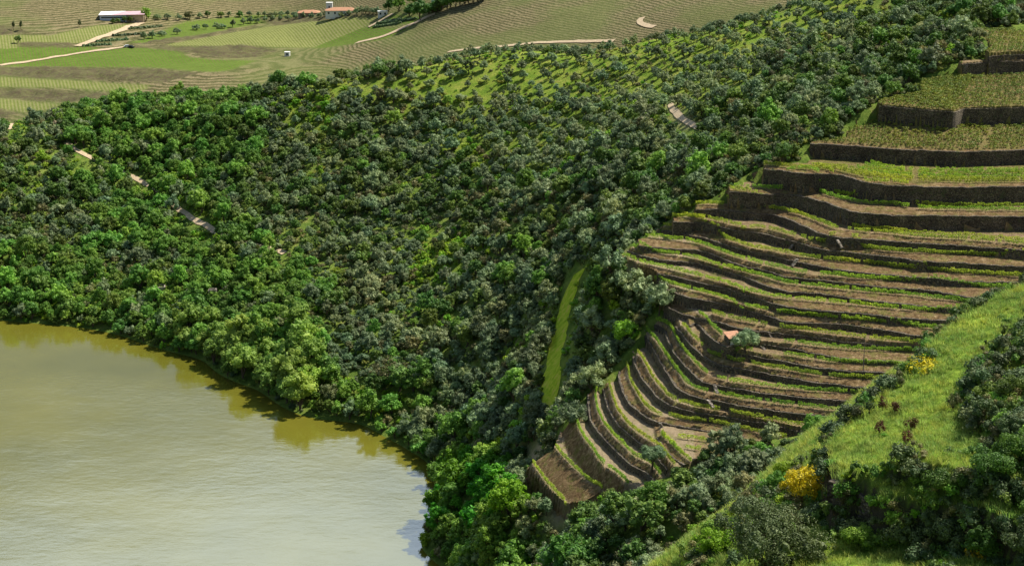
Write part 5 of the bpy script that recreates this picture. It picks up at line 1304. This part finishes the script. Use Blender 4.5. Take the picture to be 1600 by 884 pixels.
# hedges and terrace plots
def hedge(px0, py0, px1, py1, h, w, lab, grp):
    a = on_far(px0, py0); b = on_far(px1, py1); n = max(3, int(np.linalg.norm(b-a)/1.6)); V = []; Fs = []; c = 0; r = np.random.default_rng(int(px0)); L = []; 
    for k in range(n+1):
        q = a+(b-a)*k/n; q[2] = far_z(np.array([q[0]]), np.array([q[1]]))[0]-a[2]; q[:2] -= a[:2]
        v = ICO[0]*(1+.2*r.normal(size=(len(ICO[0]), 1)))*[1.3, w, h*r.uniform(.8, 1.2)]+q; V.append(v); Fs += (ICO[1]+c).tolist(); c += len(v)
    o = mesh_obj('hedge', np.vstack(V), Fs, M['dark']); o.location = tuple(a); tag(o, lab, 'hedge', grp)
for k, q in enumerate([(202,46,252,42), (178,57,226,54), (152,66,198,63), (131,73,172,71)]): hedge(*q, 1.5, 1.2, ['uppermost', 'second', 'third', 'lowest'][k]+' dark hedge right of the warehouse track', 'dark hedges beside the warehouse track')
for k, q in enumerate([(585,43,625,37), (602,34,626,31), (628,34,650,30), (590,37,620,34)]): hedge(*q, 1.3, 1.1, ['lowest', 'upper left', 'right', 'middle'][k]+' clipped hedge of the garden plots below the farmhouse', 'garden hedges')
# far trees
ORD2 = ['first']+ORDN[1:]
FT_ = []
for k, (x, y) in enumerate([(225,62),(238,60),(253,57),(277,54),(307,47),(322,46),(339,46),(347,45),(364,43),(380,39),(392,37)]): FT_.append((x, y, 'olive', .95, 'small olive tree in the line along the brown bank'))
for k, x in enumerate(range(402, 560, 12)): FT_.append((x, 36-(x-400)*.075+random.uniform(-1, 1), 'olive', .9, 'small olive tree in the row below the farmhouse'))
for k, x in enumerate(range(404, 470, 9)): FT_.append((x, 26+random.uniform(-1, 1), 'olive', .8, 'small olive tree in the upper row left of the farm building'))
for x in range(565, 592, 6): FT_.append((x, 22, 'olive', .9, 'small olive tree right of the long farmhouse'))
for x, y in [(176,37),(185,36),(195,36),(204,36),(213,35)]: FT_.append((x, y, 'oak', .8, 'dark bush in front of the warehouse'))
for x, y in [(246,31),(262,31),(280,32),(293,30),(312,29),(325,28),(345,28),(358,27),(375,27),(390,26)]: FT_.append((x, y, 'oak' if x % 2 else 'olive', .9, 'bushy tree in the row right of the warehouse'))
for x, y, k, s, l in [(229,33,'broad',1.3,'bright green tree at the right end of the warehouse'),(296,31,'dry',1.9,'purple brown bare tree in the far row'),(607,20,'oak',1.5,'dark round tree left of the bright pair by the farm'),(623,18,'broad',1.5,'bright green round tree by the farm'),(647,13,'broad',1.7,'taller bright green tree by the top edge'),
                      (657,33,'oak',2.2,'large dark tree right of the garden plots'),(640,26,'oak',1.6,'dark tree behind the garden plots'),(28,68,'oak',.9,'single bush at the left edge of the striped field')]: FT_.append((x, y, k, s, l))
for k, x in enumerate(range(670, 760, 7)): FT_.append((x, 22-(x-670)*.24, 'oak', 1.5, 'dark tree of the belt running up past the white house'))
from collections import Counter
CN = Counter(q[4] for q in FT_); CI = Counter()
for x, y, k, s, l in sorted(FT_, key=lambda q: q[0]):
    l0 = l
    if CN[l] > 1: l = ORD2[CI[l]]+' '+l+', from the left'; CI[l0] += 1
    p = on_far(x, y); plant(k, tuple(p-[0, 0, .2]), s, random.uniform(0, 6.3), l, 'far trees: '+l0.split(' in ')[-1][:40] if l0.count(' in ') else 'far trees by the farm')
for x, y in [(21,46),(33,46),(124,43)]:
    p = on_far(x, y); o = empty('cypress_tree', tuple(p)); tag(o, {21: 'leftmost dark cypress on the far slope', 33: 'second dark cypress from the left edge', 124: 'dark cypress left of the warehouse'}[x], 'cypress')
    V, Fc, B = crown(x, 1.9, 5.6, .3, 12, .35, 24, .5, flat=1.6); mesh_obj('crown', V, Fc, M['dark'], o); tb = trunk_mb(1, 5, .6, .15, B, nl=2); mesh_obj('trunk', tb.V, tb.F, M['bark'], o)
